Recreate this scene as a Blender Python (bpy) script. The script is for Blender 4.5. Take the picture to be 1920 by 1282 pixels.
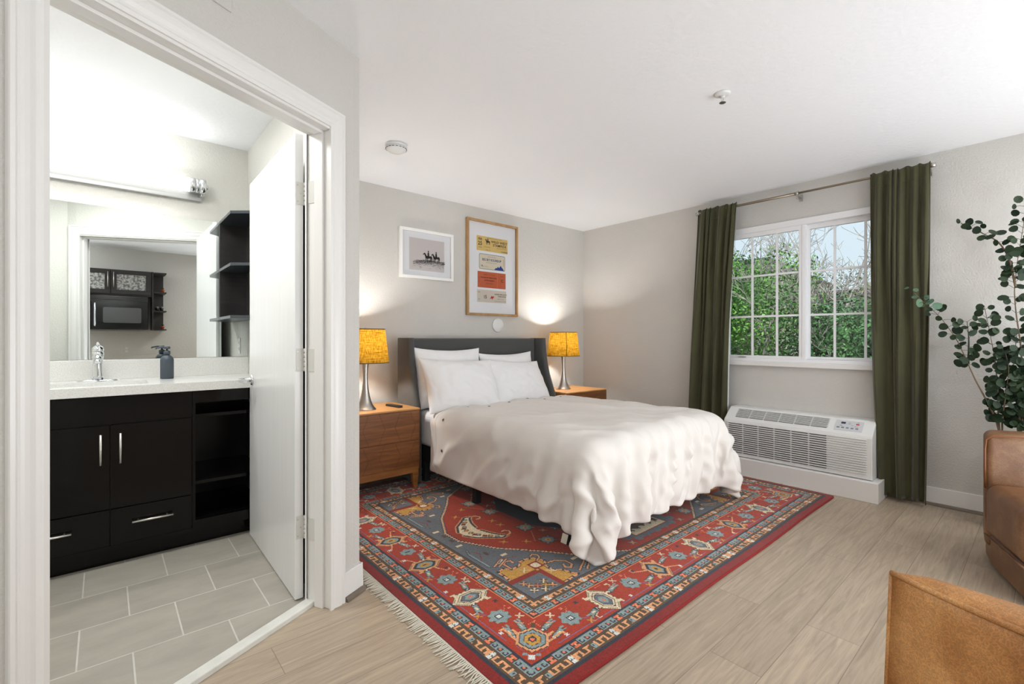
import bpy, bmesh, math, random
import numpy as np
from mathutils import Vector, Matrix

C = bpy.context.scene
for _o in list(bpy.data.objects): bpy.data.objects.remove(_o)
PI = math.pi
random.seed(7)

# ------------------------------------------------------------------ camera, world, light, exposure
YAW = math.radians(40.966); CAMH = 1.155
cd = bpy.data.cameras.new('camera'); cam = bpy.data.objects.new('camera', cd)
C.collection.objects.link(cam); C.camera = cam
cd.sensor_width = 36; cd.lens = 879.2/1920*36; cd.shift_y = -7/1920; cd.clip_start = .02; cd.clip_end = 200
cam.location = (0, 0, CAMH); cam.rotation_euler = (PI/2, 0, -YAW)

vs = C.view_settings
vs.view_transform = 'Standard'; vs.look = 'None'; vs.gamma = 1; vs.use_curve_mapping = False
vs.exposure = 0.6
C.cycles.max_bounces = 10; C.cycles.diffuse_bounces = 6; C.cycles.glossy_bounces = 5
C.cycles.transmission_bounces = 6; C.cycles.transparent_max_bounces = 12
C.cycles.caustics_reflective = False; C.cycles.caustics_refractive = False
C.cycles.sample_clamp_indirect = 6

wd = bpy.data.worlds.new('sky'); C.world = wd; wd.use_nodes = True
wn = wd.node_tree; wn.nodes.clear()
_o = wn.nodes.new('ShaderNodeOutputWorld'); _b = wn.nodes.new('ShaderNodeBackground')
_tc = wn.nodes.new('ShaderNodeTexCoord'); _sp = wn.nodes.new('ShaderNodeSeparateXYZ'); _r = wn.nodes.new('ShaderNodeValToRGB')
_nz = wn.nodes.new('ShaderNodeTexNoise'); _nz.inputs['Scale'].default_value = 2.2; _nz.inputs['Detail'].default_value = 5
_mx = wn.nodes.new('ShaderNodeMix'); _mx.data_type = 'RGBA'; _mx.inputs[7].default_value = (.86, .9, .97, 1)
_r.color_ramp.elements[0].position = .0; _r.color_ramp.elements[0].color = (.74, .83, .95, 1)
_r.color_ramp.elements[1].position = .55; _r.color_ramp.elements[1].color = (.42, .6, .92, 1)
wn.links.new(_tc.outputs['Generated'], _sp.inputs[0]); wn.links.new(_sp.outputs['Z'], _r.inputs[0])
wn.links.new(_tc.outputs['Generated'], _nz.inputs['Vector'])
wn.links.new(_r.outputs[0], _mx.inputs[6]); wn.links.new(_nz.outputs[0], _mx.inputs[0])
wn.links.new(_mx.outputs[2], _b.inputs[0]); _b.inputs[1].default_value = .74
wn.links.new(_b.outputs[0], _o.inputs[0])

def light(name, kind, loc, power, color=(1, 1, 1), size=None, rot=None, size_y=None, radius=None, angle=None):
    d = bpy.data.lights.new(name, kind); d.energy = power; d.color = color
    if kind == 'AREA':
        d.size = size
        if size_y: d.shape = 'RECTANGLE'; d.size_y = size_y
    if radius is not None: d.shadow_soft_size = radius
    if angle is not None: d.angle = angle
    o = bpy.data.objects.new(name, d); C.collection.objects.link(o); o.location = loc
    if rot: o.rotation_euler = rot
    return o
# soft outdoor sun (a hazy day), and added unseen ceiling lamps to brighten the room
light('sun', 'SUN', (10, 0, 10), 3.8, (1, .97, .9), rot=(math.radians(38), math.radians(-22), 0), angle=math.radians(8))
ADDED_LAMPS = [(1.75, -0.75), (3.3, -0.75)]
for _x, _y in ADDED_LAMPS:
    light('ceiling_lamp_light', 'AREA', (_x, _y, 2.35), 7, (1, .99, .975), size=.34)
# added fill lights behind the camera: two wash forward, one washes the ceiling
light('living_area_light', 'AREA', (3.75, -.95, 1.5), 9, (.96, .985, 1), size=1.0, size_y=1.3, rot=(math.radians(93), 0, math.radians(24)))
light('entry_light', 'AREA', (-1.0, -1.3, 1.5), 20, (.96, .985, 1), size=1.2, size_y=1.5, rot=(math.radians(95), 0, math.radians(-42)))
light('ceiling_wash_light', 'AREA', (2.45, -1.15, .6), 34, (.88, .94, 1), size=2.2, size_y=1.0, rot=(math.radians(113), 0, math.radians(6)))

# ------------------------------------------------------------------ helpers
def lin(c):
    return tuple(((x/255)/12.92 if x/255 <= .04045 else ((x/255+.055)/1.055)**2.4) for x in c)
WPOS = {}
class MB:
    def __init__(s): s.v = []; s.f = []; s.sm = []
    def add(s, vs_, fs, sm=False):
        n = len(s.v); s.v += [tuple(map(float, p)) for p in vs_]
        s.f += [tuple(i+n for i in f) for f in fs]; s.sm += [sm]*len(fs); return s
    def box(s, x0, x1, y0, y1, z0, z1):
        return s.add([(x, y, z) for z in (z0, z1) for y in (y0, y1) for x in (x0, x1)],
                     [(0, 2, 3, 1), (4, 5, 7, 6), (0, 1, 5, 4), (2, 6, 7, 3), (0, 4, 6, 2), (1, 3, 7, 5)])
    def hexa(s, a, b):   # two quads -> solid
        return s.add(list(a)+list(b), [(3, 2, 1, 0), (4, 5, 6, 7)]+[(i, (i+1) % 4, 4+(i+1) % 4, 4+i) for i in range(4)])
    def prism(s, poly, z0, z1, sm=False):
        n = len(poly)
        return s.add([(x, y, z0) for x, y in poly]+[(x, y, z1) for x, y in poly],
                     [tuple(range(n-1, -1, -1)), tuple(range(n, 2*n))]+[(i, (i+1) % n, n+(i+1) % n, n+i) for i in range(n)], sm)
    def extr(s, poly, fn, d0, d1):   # poly of (a,b) extruded in d, fn(a,b,d)->xyz
        n = len(poly)
        return s.add([fn(a, b, d0) for a, b in poly]+[fn(a, b, d1) for a, b in poly],
                     [tuple(range(n-1, -1, -1)), tuple(range(n, 2*n))]+[(i, (i+1) % n, n+(i+1) % n, n+i) for i in range(n)])
    def tube(s, pts, r, n=8, cap=True, sm=True):
        P = [Vector(p) for p in pts]; m = len(P); R = r if hasattr(r, '__len__') else [r]*m
        vv = []; prev = None
        for i, p in enumerate(P):
            t = (P[min(i+1, m-1)]-P[max(i-1, 0)]).normalized()
            if prev is None:
                a = Vector((0, 0, 1)) if abs(t.z) < .9 else Vector((1, 0, 0)); u = t.cross(a).normalized()
            else: u = (prev-t*prev.dot(t)).normalized()
            prev = u; w = t.cross(u)
            for k in range(n):
                an = 2*PI*k/n; vv.append(p+(u*math.cos(an)+w*math.sin(an))*R[i])
        ff = [(i*n+k, i*n+(k+1) % n, (i+1)*n+(k+1) % n, (i+1)*n+k) for i in range(m-1) for k in range(n)]
        s.add(vv, ff, sm)
        if cap:
            b = len(s.v)-len(vv)
            s.f += [tuple(b+k for k in range(n-1, -1, -1)), tuple(b+(m-1)*n+k for k in range(n))]; s.sm += [False, False]
        return s
    def lathe(s, prof, cx=0, cy=0, n=32, M=None, sm=True, close=True):
        vv = [(cx+r*math.cos(2*PI*k/n), cy+r*math.sin(2*PI*k/n), z) for r, z in prof for k in range(n)]
        if M is not None: vv = [tuple(M @ Vector(p)) for p in vv]
        m = len(prof)
        s.add(vv, [(i*n+k, i*n+(k+1) % n, (i+1)*n+(k+1) % n, (i+1)*n+k) for i in range(m-1) for k in range(n)], sm)
        if close:
            b = len(s.v)-len(vv)
            s.f += [tuple(b+k for k in range(n-1, -1, -1)), tuple(b+(m-1)*n+k for k in range(n))]; s.sm += [False, False]
        return s
    def grid(s, P, sm=True, close_u=False):   # P array (a,b,3)
        a, b = P.shape[:2]; base = len(s.v)
        s.v += [tuple(map(float, p)) for p in P.reshape(-1, 3)]
        fs = []
        for i in range(a-1 if not close_u else a):
            i2 = (i+1) % a
            for j in range(b-1): fs.append((base+i*b+j, base+i2*b+j, base+i2*b+j+1, base+i*b+j+1))
        s.f += fs; s.sm += [sm]*len(fs); return s
    def tf(s, M, start=0):
        for i in range(start, len(s.v)): s.v[i] = tuple(M @ Vector(s.v[i]))
        return s

def obj(name, mb, mat=None, parent=None, bevel=0, seg=2, recalc=True, origin='base', smooth=False, subsurf=0, solid=0):
    V = np.array(mb.v, dtype=np.float64)
    if parent is not None: w = np.array(WPOS[parent.name])
    elif origin == 'zero': w = np.zeros(3)
    else: w = np.array([(V[:, 0].min()+V[:, 0].max())/2, (V[:, 1].min()+V[:, 1].max())/2, V[:, 2].min()])
    me = bpy.data.meshes.new(name); me.from_pydata([tuple(p) for p in (V-w)], [], mb.f)
    me.polygons.foreach_set('use_smooth', [True]*len(mb.f) if smooth else mb.sm)
    if recalc:
        bm = bmesh.new(); bm.from_mesh(me); bmesh.ops.recalc_face_normals(bm, faces=bm.faces); bm.to_mesh(me); bm.free()
    if mat: me.materials.append(mat)
    o = bpy.data.objects.new(name, me); C.collection.objects.link(o)
    if parent is not None: o.parent = parent
    else: o.location = tuple(w)
    WPOS[o.name] = tuple(w)
    if bevel:
        m = o.modifiers.new('bevel', 'BEVEL'); m.width = bevel; m.segments = seg; m.limit_method = 'ANGLE'; m.angle_limit = math.radians(40)
        if hasattr(m, 'harden_normals'): m.harden_normals = False
    if solid:
        m = o.modifiers.new('solid', 'SOLIDIFY'); m.thickness = solid; m.offset = -1
    if subsurf:
        m = o.modifiers.new('sub', 'SUBSURF'); m.levels = subsurf; m.render_levels = subsurf
    return o
def thing(name, label, cat, loc=(0, 0, 0), group=None):
    o = bpy.data.objects.new(name, None); C.collection.objects.link(o); o.location = loc; o.empty_display_size = .1
    WPOS[o.name] = tuple(loc); o['label'] = label; o['category'] = cat
    if group: o['group'] = group
    return o
def tag(o, label, cat, group=None, kind=None):
    o['label'] = label; o['category'] = cat
    if group: o['group'] = group
    if kind: o['kind'] = kind
    return o
def struct(name, mb, mat, bevel=0, parent=None, **k):
    o = obj(name, mb, mat, parent, bevel, origin='zero', **k)
    if parent is None: o['kind'] = 'structure'
    return o
def dup(root, d, label, group=None):
    def cp(o, par):
        c = o.copy(); C.collection.objects.link(c)
        if par: c.parent = par
        for ch in [x for x in bpy.data.objects if x.parent == o]: cp(ch, c)
        return c
    r = cp(root, None); r.location = Vector(root.location)+Vector(d); r['label'] = label
    if group: r['group'] = group
    WPOS[r.name] = tuple(r.location)
    return r

# ------------------------------------------------------------------ materials
def mat(name, col=(200, 200, 200), rough=.6, metal=0, bump=None, noise=None, spec=.5, coat=0, sheen=0, trans=0, emit=None, alpha=None):
    """bump=(scale, strength, detail[, stretch vec]); noise=(scale, colour2, lo, hi[, stretch])"""
    m = bpy.data.materials.new(name); m.use_nodes = True; nt = m.node_tree; b = nt.nodes['Principled BSDF']
    c = (*lin(col), 1)
    b.inputs['Base Color'].default_value = c; b.inputs['Roughness'].default_value = rough; b.inputs['Metallic'].default_value = metal
    b.inputs['Specular IOR Level'].default_value = spec; b.inputs['Coat Weight'].default_value = coat; b.inputs['Coat Roughness'].default_value = .08
    if sheen: b.inputs['Sheen Weight'].default_value = sheen; b.inputs['Sheen Roughness'].default_value = .4
    tc = None
    def coords(st):
        nonlocal tc
        if tc is None: tc = nt.nodes.new('ShaderNodeTexCoord')
        mp = nt.nodes.new('ShaderNodeMapping'); nt.links.new(tc.outputs['Object'], mp.inputs[0])
        mp.inputs['Scale'].default_value = st; return mp.outputs[0]
    if noise:
        n = nt.nodes.new('ShaderNodeTexNoise'); n.inputs['Scale'].default_value = noise[0]; n.inputs['Detail'].default_value = 6
        n.inputs['Roughness'].default_value = .6
        nt.links.new(coords(noise[4] if len(noise) > 4 else (1, 1, 1)), n.inputs['Vector'])
        r = nt.nodes.new('ShaderNodeValToRGB'); r.color_ramp.elements[0].position = noise[2]; r.color_ramp.elements[1].position = noise[3]
        r.color_ramp.elements[0].color = (*lin(noise[1]), 1); r.color_ramp.elements[1].color = c
        nt.links.new(n.outputs['Fac'], r.inputs[0]); nt.links.new(r.outputs[0], b.inputs['Base Color'])
    if bump:
        n = nt.nodes.new('ShaderNodeTexNoise'); n.inputs['Scale'].default_value = bump[0]; n.inputs['Detail'].default_value = bump[2]
        nt.links.new(coords(bump[3] if len(bump) > 3 else (1, 1, 1)), n.inputs['Vector'])
        bp = nt.nodes.new('ShaderNodeBump'); bp.inputs['Strength'].default_value = bump[1]; bp.inputs['Distance'].default_value = .01
        nt.links.new(n.outputs['Fac'], bp.inputs['Height']); nt.links.new(bp.outputs[0], b.inputs['Normal'])
    if emit: b.inputs['Emission Color'].default_value = (*lin(emit[0]), 1); b.inputs['Emission Strength'].default_value = emit[1]
    return m
M = {}
M['wall'] = mat('wall_paint', (206, 204, 199), .75, bump=(95, .35, 3), noise=(1.5, (202, 200, 195), .3, .7))
M['bathwall'] = mat('bath_paint', (219, 218, 212), .6, bump=(95, .35, 3))
M['ceil'] = mat('ceiling_paint', (243, 245, 248), .8, bump=(38, .3, 6))
M['trim'] = mat('white_trim_paint', (230, 229, 227), .32, bump=(9, .015, 2))
M['door'] = mat('white_door_paint', (234, 235, 234), .25, bump=(14, .12, 4, (1, 1, .12)))
M['marble'] = mat('white_saddle_stone', (226, 226, 220), .4, noise=(9, (205, 205, 198), .3, .7))
M['quarter'] = mat('taupe_shoe_moulding', (128, 116, 102), .45, noise=(12, (108, 97, 84), .3, .7, (1, 1, 6)))
M['black'] = mat('black_lacquer', (8, 7, 7), .13, spec=.25, bump=(7, .05, 2), noise=(5, (15, 13, 12), .3, .7, (1, 1, 5)))
M['blackin'] = mat('black_cabinet_inside', (14, 13, 12), .3, spec=.3)
M['chrome'] = mat('chrome', (225, 228, 230), .08, 1)
M['nickel'] = mat('brushed_nickel', (196, 192, 186), .3, 1, bump=(60, .08, 2, (1, 1, 20)))
M['satin'] = mat('satin_bar_metal', (222, 220, 214), .28, 1)
M['quartz'] = mat('white_quartz', (228, 229, 226), .22, noise=(260, (206, 206, 202), .35, .6))
M['ceramic'] = mat('white_ceramic', (238, 240, 240), .12)
M['mirror'] = mat('mirror_silver', (232, 238, 236), .0, 1)
M['tube'] = mat('opal_tube', (255, 255, 255), .4, emit=((255, 253, 248), 1.7))
M['slate'] = mat('slate_soap_bottle', (66, 76, 86), .45)
M['glaze'] = mat('dark_shelf_laminate', (34, 33, 34), .28, noise=(8, (46, 42, 40), .3, .7, (1, 1, 6)))
M['shelf'] = mat('charcoal_shelf_edge', (52, 60, 66), .3)
M['headb'] = mat('charcoal_fabric', (86, 86, 85), .95, sheen=.2, bump=(420, .35, 2), noise=(300, (66, 67, 67), .35, .65))
M['linen'] = mat('white_linen', (226, 222, 217), .9, sheen=.1, bump=(9, .5, 8))
M['pillow'] = mat('white_cotton', (232, 232, 233), .9, sheen=.1, bump=(14, .25, 4))
M['sheet'] = mat('white_sheet', (218, 220, 222), .9, bump=(12, .3, 5))
M['button'] = mat('brown_button', (98, 80, 66), .4)
M['tagfab'] = mat('care_tag_fabric', (196, 190, 176), .9)
M['bedbase'] = mat('black_bed_base', (26, 26, 28), .8)
M['velvet'] = mat('olive_velvet', (72, 71, 42), .85, sheen=.35, noise=(4, (58, 57, 33), .3, .7, (1, 1, .5)), bump=(30, .12, 3))
M['lining'] = mat('curtain_lining', (196, 200, 198), .9)
M['rod'] = mat('bronze_rod', (150, 138, 120), .3, .9)
M['vinyl'] = mat('white_vinyl', (235, 236, 238), .35)
M['plastic'] = mat('white_plastic', (228, 229, 228), .4)
M['plasticd'] = mat('grey_slot', (96, 98, 98), .7)
M['oak'] = None
M['paper'] = mat('white_mat_board', (240, 241, 244), .9)
M['whiteframe'] = mat('white_frame_wood', (238, 238, 236), .4)
M['leaf'] = mat('eucalyptus_leaf', (42, 60, 36), .5, spec=.3, noise=(9, (26, 42, 30), .35, .65))
M['leafn'] = mat('young_leaf', (70, 98, 54), .5, noise=(9, (96, 130, 116), .3, .7))
M['stem'] = mat('woody_stem', (112, 94, 74), .8)
M['vase'] = mat('woven_basket', (168, 140, 100), .9, bump=(60, .8, 2, (1, 1, 4)))
M['terracotta'] = mat('terracotta', (196, 96, 60), .8)
M['mwblack'] = mat('microwave_black', (12, 12, 13), .15, coat=.3)
M['mwglass'] = mat('microwave_window', (92, 94, 96), .2)
M['kcab'] = mat('grey_brown_cabinet', (50, 46, 46), .4)
M['frost'] = mat('textured_glass', (190, 190, 188), .15, noise=(38, (110, 110, 110), .42, .58), bump=(38, .8, 4))
M['ink'] = mat('black_ink', (36, 34, 34), .8)
M['remote'] = mat('remote_black', (28, 28, 30), .4)
M['roof'] = mat('dark_shingle', (62, 58, 58), .9)
M['stucco'] = mat('pale_stucco', (176, 172, 168), .9)
M['bark'] = mat('grey_bark', (176, 166, 160), .9)
M['soil'] = mat('mulch', (70, 58, 46), 1)
M['hinge'] = mat('painted_hinge', (212, 211, 206), .3)
_nt = M['linen'].node_tree
for _n in _nt.nodes:
    if _n.type == 'TEX_NOISE': _n.noise_type = 'RIDGED_MULTIFRACTAL'; _n.inputs['Scale'].default_value = 2.6; _n.inputs['Detail'].default_value = 5; _n.inputs['Distortion'].default_value = .5
    if _n.type == 'BUMP': _n.inputs['Distance'].default_value = .012; _n.inputs['Strength'].default_value = .55
M['grey'] = mat('satin_back_plate', (176, 178, 178), .4, .3)
def flat(name, c, r=.8): return mat(name, c, r)

def nodes_of(m): nt = m.node_tree; return nt, nt.nodes['Principled BSDF']
def wood(name, c1, c2, sc=(1, 14, 14), rough=.42):
    m = mat(name, c1, rough); nt, b = nodes_of(m)
    tc = nt.nodes.new('ShaderNodeTexCoord'); mp = nt.nodes.new('ShaderNodeMapping'); mp.inputs['Scale'].default_value = sc
    n = nt.nodes.new('ShaderNodeTexNoise'); n.inputs['Scale'].default_value = 3.2; n.inputs['Detail'].default_value = 8; n.inputs['Distortion'].default_value = .6
    r = nt.nodes.new('ShaderNodeValToRGB'); r.color_ramp.elements[0].position = .32; r.color_ramp.elements[1].position = .7
    r.color_ramp.elements[0].color = (*lin(c2), 1); r.color_ramp.elements[1].color = (*lin(c1), 1)
    nt.links.new(tc.outputs['Object'], mp.inputs[0]); nt.links.new(mp.outputs[0], n.inputs['Vector'])
    nt.links.new(n.outputs['Fac'], r.inputs[0]); nt.links.new(r.outputs[0], b.inputs['Base Color'])
    bp = nt.nodes.new('ShaderNodeBump'); bp.inputs['Strength'].default_value = .12; bp.inputs['Distance'].default_value = .004
    nt.links.new(n.outputs['Fac'], bp.inputs['Height']); nt.links.new(bp.outputs[0], b.inputs['Normal'])
    return m
M['acorn'] = wood('acorn_wood', (168, 112, 58), (126, 78, 36))
M['acornd'] = wood('acorn_drawer_wood', (142, 88, 44), (104, 62, 28))
M['acorntop'] = wood('acorn_top_wood', (196, 148, 92), (164, 114, 62))
M['oak'] = wood('oak_frame_wood', (188, 150, 102), (160, 122, 78), (6, 6, 1.5))

def brick_mat(name, w, h, off, shift, cols, mortar, mcol, rough, grain, bumpd):
    m = mat(name, cols[0], rough); nt, b = nodes_of(m)
    tc = nt.nodes.new('ShaderNodeTexCoord'); mp = nt.nodes.new('ShaderNodeMapping'); mp.inputs['Location'].default_value = (shift[0], shift[1], 0)
    nt.links.new(tc.outputs['Object'], mp.inputs[0])
    bk = nt.nodes.new('ShaderNodeTexBrick'); bk.offset = off; bk.offset_frequency = 2; bk.squash = 1
    bk.inputs['Scale'].default_value = 1; bk.inputs['Brick Width'].default_value = w; bk.inputs['Row Height'].default_value = h
    bk.inputs['Mortar Size'].default_value = mortar; bk.inputs['Mortar Smooth'].default_value = .1; bk.inputs['Bias'].default_value = 0
    bk.inputs['Color1'].default_value = (*lin(cols[0]), 1); bk.inputs['Color2'].default_value = (*lin(cols[1]), 1); bk.inputs['Mortar'].default_value = (*lin(mcol), 1)
    nt.links.new(mp.outputs[0], bk.inputs['Vector'])
    mp2 = nt.nodes.new('ShaderNodeMapping'); mp2.inputs['Scale'].default_value = grain[0]; nt.links.new(tc.outputs['Object'], mp2.inputs[0])
    n = nt.nodes.new('ShaderNodeTexNoise'); n.inputs['Scale'].default_value = grain[1]; n.inputs['Detail'].default_value = 9; n.inputs['Roughness'].default_value = .62
    n.inputs['Distortion'].default_value = grain[4]
    # shift the grain from plank to plank
    ad = nt.nodes.new('ShaderNodeVectorMath'); ad.operation = 'ADD'
    sc = nt.nodes.new('ShaderNodeVectorMath'); sc.operation = 'SCALE'; sc.inputs['Scale'].default_value = grain[5]
    nt.links.new(bk.outputs['Color'], sc.inputs[0]); nt.links.new(mp2.outputs[0], ad.inputs[0]); nt.links.new(sc.outputs[0], ad.inputs[1])
    nt.links.new(ad.outputs[0], n.inputs['Vector'])
    r = nt.nodes.new('ShaderNodeValToRGB'); r.color_ramp.elements[0].position = .3; r.color_ramp.elements[1].position = .68
    r.color_ramp.elements[0].color = (grain[2],)*3+(1,); r.color_ramp.elements[1].color = (grain[3],)*3+(1,)
    nt.links.new(n.outputs['Fac'], r.inputs[0])
    mu = nt.nodes.new('ShaderNodeMix'); mu.data_type = 'RGBA'; mu.blend_type = 'MULTIPLY'; mu.inputs[0].default_value = 1
    nt.links.new(bk.outputs['Color'], mu.inputs[6]); nt.links.new(r.outputs[0], mu.inputs[7]); nt.links.new(mu.outputs[2], b.inputs['Base Color'])
    inv = nt.nodes.new('ShaderNodeMath'); inv.operation = 'MULTIPLY_ADD'; inv.inputs[1].default_value = -bumpd; inv.inputs[2].default_value = 0
    nt.links.new(bk.outputs['Fac'], inv.inputs[0])
    a2 = nt.nodes.new('ShaderNodeMath'); a2.operation = 'MULTIPLY_ADD'; a2.inputs[1].default_value = .15; nt.links.new(n.outputs['Fac'], a2.inputs[0]); nt.links.new(inv.outputs[0], a2.inputs[2])
    bp = nt.nodes.new('ShaderNodeBump'); bp.inputs['Strength'].default_value = .35; bp.inputs['Distance'].default_value = .003
    nt.links.new(a2.outputs[0], bp.inputs['Height']); nt.links.new(bp.outputs[0], b.inputs['Normal'])
    return m
M['planks'] = brick_mat('plank_floor', 1.22, .18, .37, (.3, .07, 0), ((180, 163, 142), (166, 150, 130)), .0012, (134, 120, 104), .42,
                        ((.9, 15, 1), 3.4, .70, 1.08, 1.2, 7), .3)
M['tile'] = brick_mat('stone_tile', .305, .303, .5, (.075, -3.113, 0), ((176, 172, 160), (166, 161, 150)), .0028, (206, 204, 196), .38,
                      ((1, 2.2, 1), 5, .86, 1.06, .3, 3), 1)

def leather(name, c1, c2, c3):
    m = mat(name, c1, .42, spec=.5); nt, b = nodes_of(m)
    tc = nt.nodes.new('ShaderNodeTexCoord')
    n = nt.nodes.new('ShaderNodeTexNoise'); n.inputs['Scale'].default_value = 5; n.inputs['Detail'].default_value = 7; n.inputs['Roughness'].default_value = .65
    r = nt.nodes.new('ShaderNodeValToRGB'); e = r.color_ramp.elements
    e[0].position = .32; e[0].color = (*lin(c2), 1); e[1].position = .66; e[1].color = (*lin(c3), 1)
    k = e.new(.5); k.color = (*lin(c1), 1)
    nt.links.new(tc.outputs['Object'], n.inputs['Vector']); nt.links.new(n.outputs['Fac'], r.inputs[0])
    v = nt.nodes.new('ShaderNodeTexVoronoi'); v.inputs['Scale'].default_value = 150; v.feature = 'DISTANCE_TO_EDGE'
    n2 = nt.nodes.new('ShaderNodeTexNoise'); n2.inputs['Scale'].default_value = 60; n2.inputs['Detail'].default_value = 3
    va = nt.nodes.new('ShaderNodeVectorMath'); va.operation = 'MULTIPLY_ADD'; va.inputs[1].default_value = (.03,)*3
    nt.links.new(n2.outputs['Color'], va.inputs[0]); nt.links.new(tc.outputs['Object'], va.inputs[2]); nt.links.new(va.outputs[0], v.inputs['Vector'])
    nt.links.new(tc.outputs['Object'], n2.inputs['Vector'])
    r2 = nt.nodes.new('ShaderNodeValToRGB'); r2.color_ramp.elements[0].position = 0; r2.color_ramp.elements[0].color = (1.45, 1.38, 1.25, 1)
    r2.color_ramp.elements[1].position = .12; r2.color_ramp.elements[1].color = (.88, .86, .84, 1)
    nt.links.new(v.outputs['Distance'], r2.inputs[0])
    mu = nt.nodes.new('ShaderNodeMix'); mu.data_type = 'RGBA'; mu.blend_type = 'MULTIPLY'; mu.inputs[0].default_value = .8
    nt.links.new(r.outputs[0], mu.inputs[6]); nt.links.new(r2.outputs[0], mu.inputs[7]); nt.links.new(mu.outputs[2], b.inputs['Base Color'])
    bp = nt.nodes.new('ShaderNodeBump'); bp.inputs['Strength'].default_value = .25; bp.inputs['Distance'].default_value = .002
    nt.links.new(v.outputs['Distance'], bp.inputs['Height']); nt.links.new(bp.outputs[0], b.inputs['Normal'])
    return m
M['leather'] = leather('tan_leather', (166, 116, 66), (136, 88, 46), (188, 140, 88))
M['leatherd'] = leather('worn_brown_leather', (112, 78, 50), (92, 60, 38), (134, 102, 74))
M['piping'] = mat('leather_piping', (120, 70, 32), .4)

def glass_mat(name, tint=(1, 1, 1), refl=1.0):
    m = bpy.data.materials.new(name); m.use_nodes = True; nt = m.node_tree; nt.nodes.clear()
    o = nt.nodes.new('ShaderNodeOutputMaterial'); t = nt.nodes.new('ShaderNodeBsdfTransparent'); g = nt.nodes.new('ShaderNodeBsdfGlossy')
    t.inputs[0].default_value = (*tint, 1); g.inputs['Roughness'].default_value = .01
    f = nt.nodes.new('ShaderNodeFresnel'); f.inputs[0].default_value = 1.45
    mm = nt.nodes.new('ShaderNodeMath'); mm.operation = 'MULTIPLY'; mm.inputs[1].default_value = refl
    x = nt.nodes.new('ShaderNodeMixShader'); nt.links.new(f.outputs[0], mm.inputs[0]); nt.links.new(mm.outputs[0], x.inputs[0])
    nt.links.new(t.outputs[0], x.inputs[1]); nt.links.new(g.outputs[0], x.inputs[2]); nt.links.new(x.outputs[0], o.inputs[0])
    return m
M['pane'] = glass_mat('window_glass', (.93, .97, .95), .7)
M['pglass'] = glass_mat('picture_glass', (.99, .99, .99), .55)

def shade_mat():
    m = bpy.data.materials.new('burlap_shade'); m.use_nodes = True; nt = m.node_tree; nt.nodes.clear()
    o = nt.nodes.new('ShaderNodeOutputMaterial'); d = nt.nodes.new('ShaderNodeBsdfDiffuse'); t = nt.nodes.new('ShaderNodeBsdfTranslucent')
    x = nt.nodes.new('ShaderNodeMixShader'); x.inputs[0].default_value = .10
    tc = nt.nodes.new('ShaderNodeTexCoord'); outs = []
    for s in ((14, 14, 260), (260, 260, 10)):
        mp = nt.nodes.new('ShaderNodeMapping'); mp.inputs['Scale'].default_value = s; nt.links.new(tc.outputs['Object'], mp.inputs[0])
        n = nt.nodes.new('ShaderNodeTexNoise'); n.inputs['Scale'].default_value = 1.0; n.inputs['Detail'].default_value = 3; nt.links.new(mp.outputs[0], n.inputs['Vector']); outs.append(n.outputs['Fac'])
    ad = nt.nodes.new('ShaderNodeMath'); ad.operation = 'MULTIPLY'; nt.links.new(outs[0], ad.inputs[0]); nt.links.new(outs[1], ad.inputs[1])
    r = nt.nodes.new('ShaderNodeValToRGB'); r.color_ramp.elements[0].position = .15; r.color_ramp.elements[1].position = .34
    r.color_ramp.elements[0].color = (*lin((130, 84, 16)), 1); r.color_ramp.elements[1].color = (*lin((206, 156, 48)), 1)
    nt.links.new(ad.outputs[0], r.inputs[0]); nt.links.new(r.outputs[0], d.inputs[0]); nt.links.new(r.outputs[0], t.inputs[0])
    nt.links.new(d.outputs[0], x.inputs[1]); nt.links.new(t.outputs[0], x.inputs[2]); nt.links.new(x.outputs[0], o.inputs[0])
    return m
M['shade'] = shade_mat()
M['shadeband'] = mat('shade_band', (120, 96, 52), .8)
M['bulb'] = mat('frosted_bulb', (255, 255, 255), .4, emit=((255, 240, 215), 12))

def leafy(name, cols):
    m = mat(name, cols[0], .55); nt, b = nodes_of(m)
    tc = nt.nodes.new('ShaderNodeTexCoord'); n = nt.nodes.new('ShaderNodeTexNoise'); n.inputs['Scale'].default_value = 2.3; n.inputs['Detail'].default_value = 7
    r = nt.nodes.new('ShaderNodeValToRGB'); e = r.color_ramp.elements; e[0].position = .35; e[1].position = .65
    e[0].color = (*lin(cols[0]), 1); e[1].color = (*lin(cols[1]), 1)
    nt.links.new(tc.outputs['Object'], n.inputs['Vector']); nt.links.new(n.outputs['Fac'], r.inputs[0]); nt.links.new(r.outputs[0], b.inputs['Base Color'])
    return m
M['hedge'] = leafy('hedge_leaves', ((44, 92, 34), (112, 162, 70)))
M['hedge2'] = leafy('hedge_leaves_dark', ((30, 70, 40), (78, 128, 64)))
M['hedge3'] = leafy('reddish_leaves', ((92, 110, 60), (136, 150, 84)))
def attr_mat(name, rough=.95):
    m = mat(name, (200, 60, 40), rough, bump=(700, .25, 2)); nt, b = nodes_of(m)
    a = nt.nodes.new('ShaderNodeAttribute'); a.attribute_name = 'wool'; nt.links.new(a.outputs['Color'], b.inputs['Base Color'])
    b.inputs['Sheen Weight'].default_value = .2; b.inputs['Specular IOR Level'].default_value = .15
    return m
M['rug'] = attr_mat('hand_knotted_wool')
M['rugside'] = mat('rug_selvedge', (134, 30, 30), .95, bump=(200, .5, 2))
M['fringe'] = mat('cotton_fringe', (214, 208, 194), .95)
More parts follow.
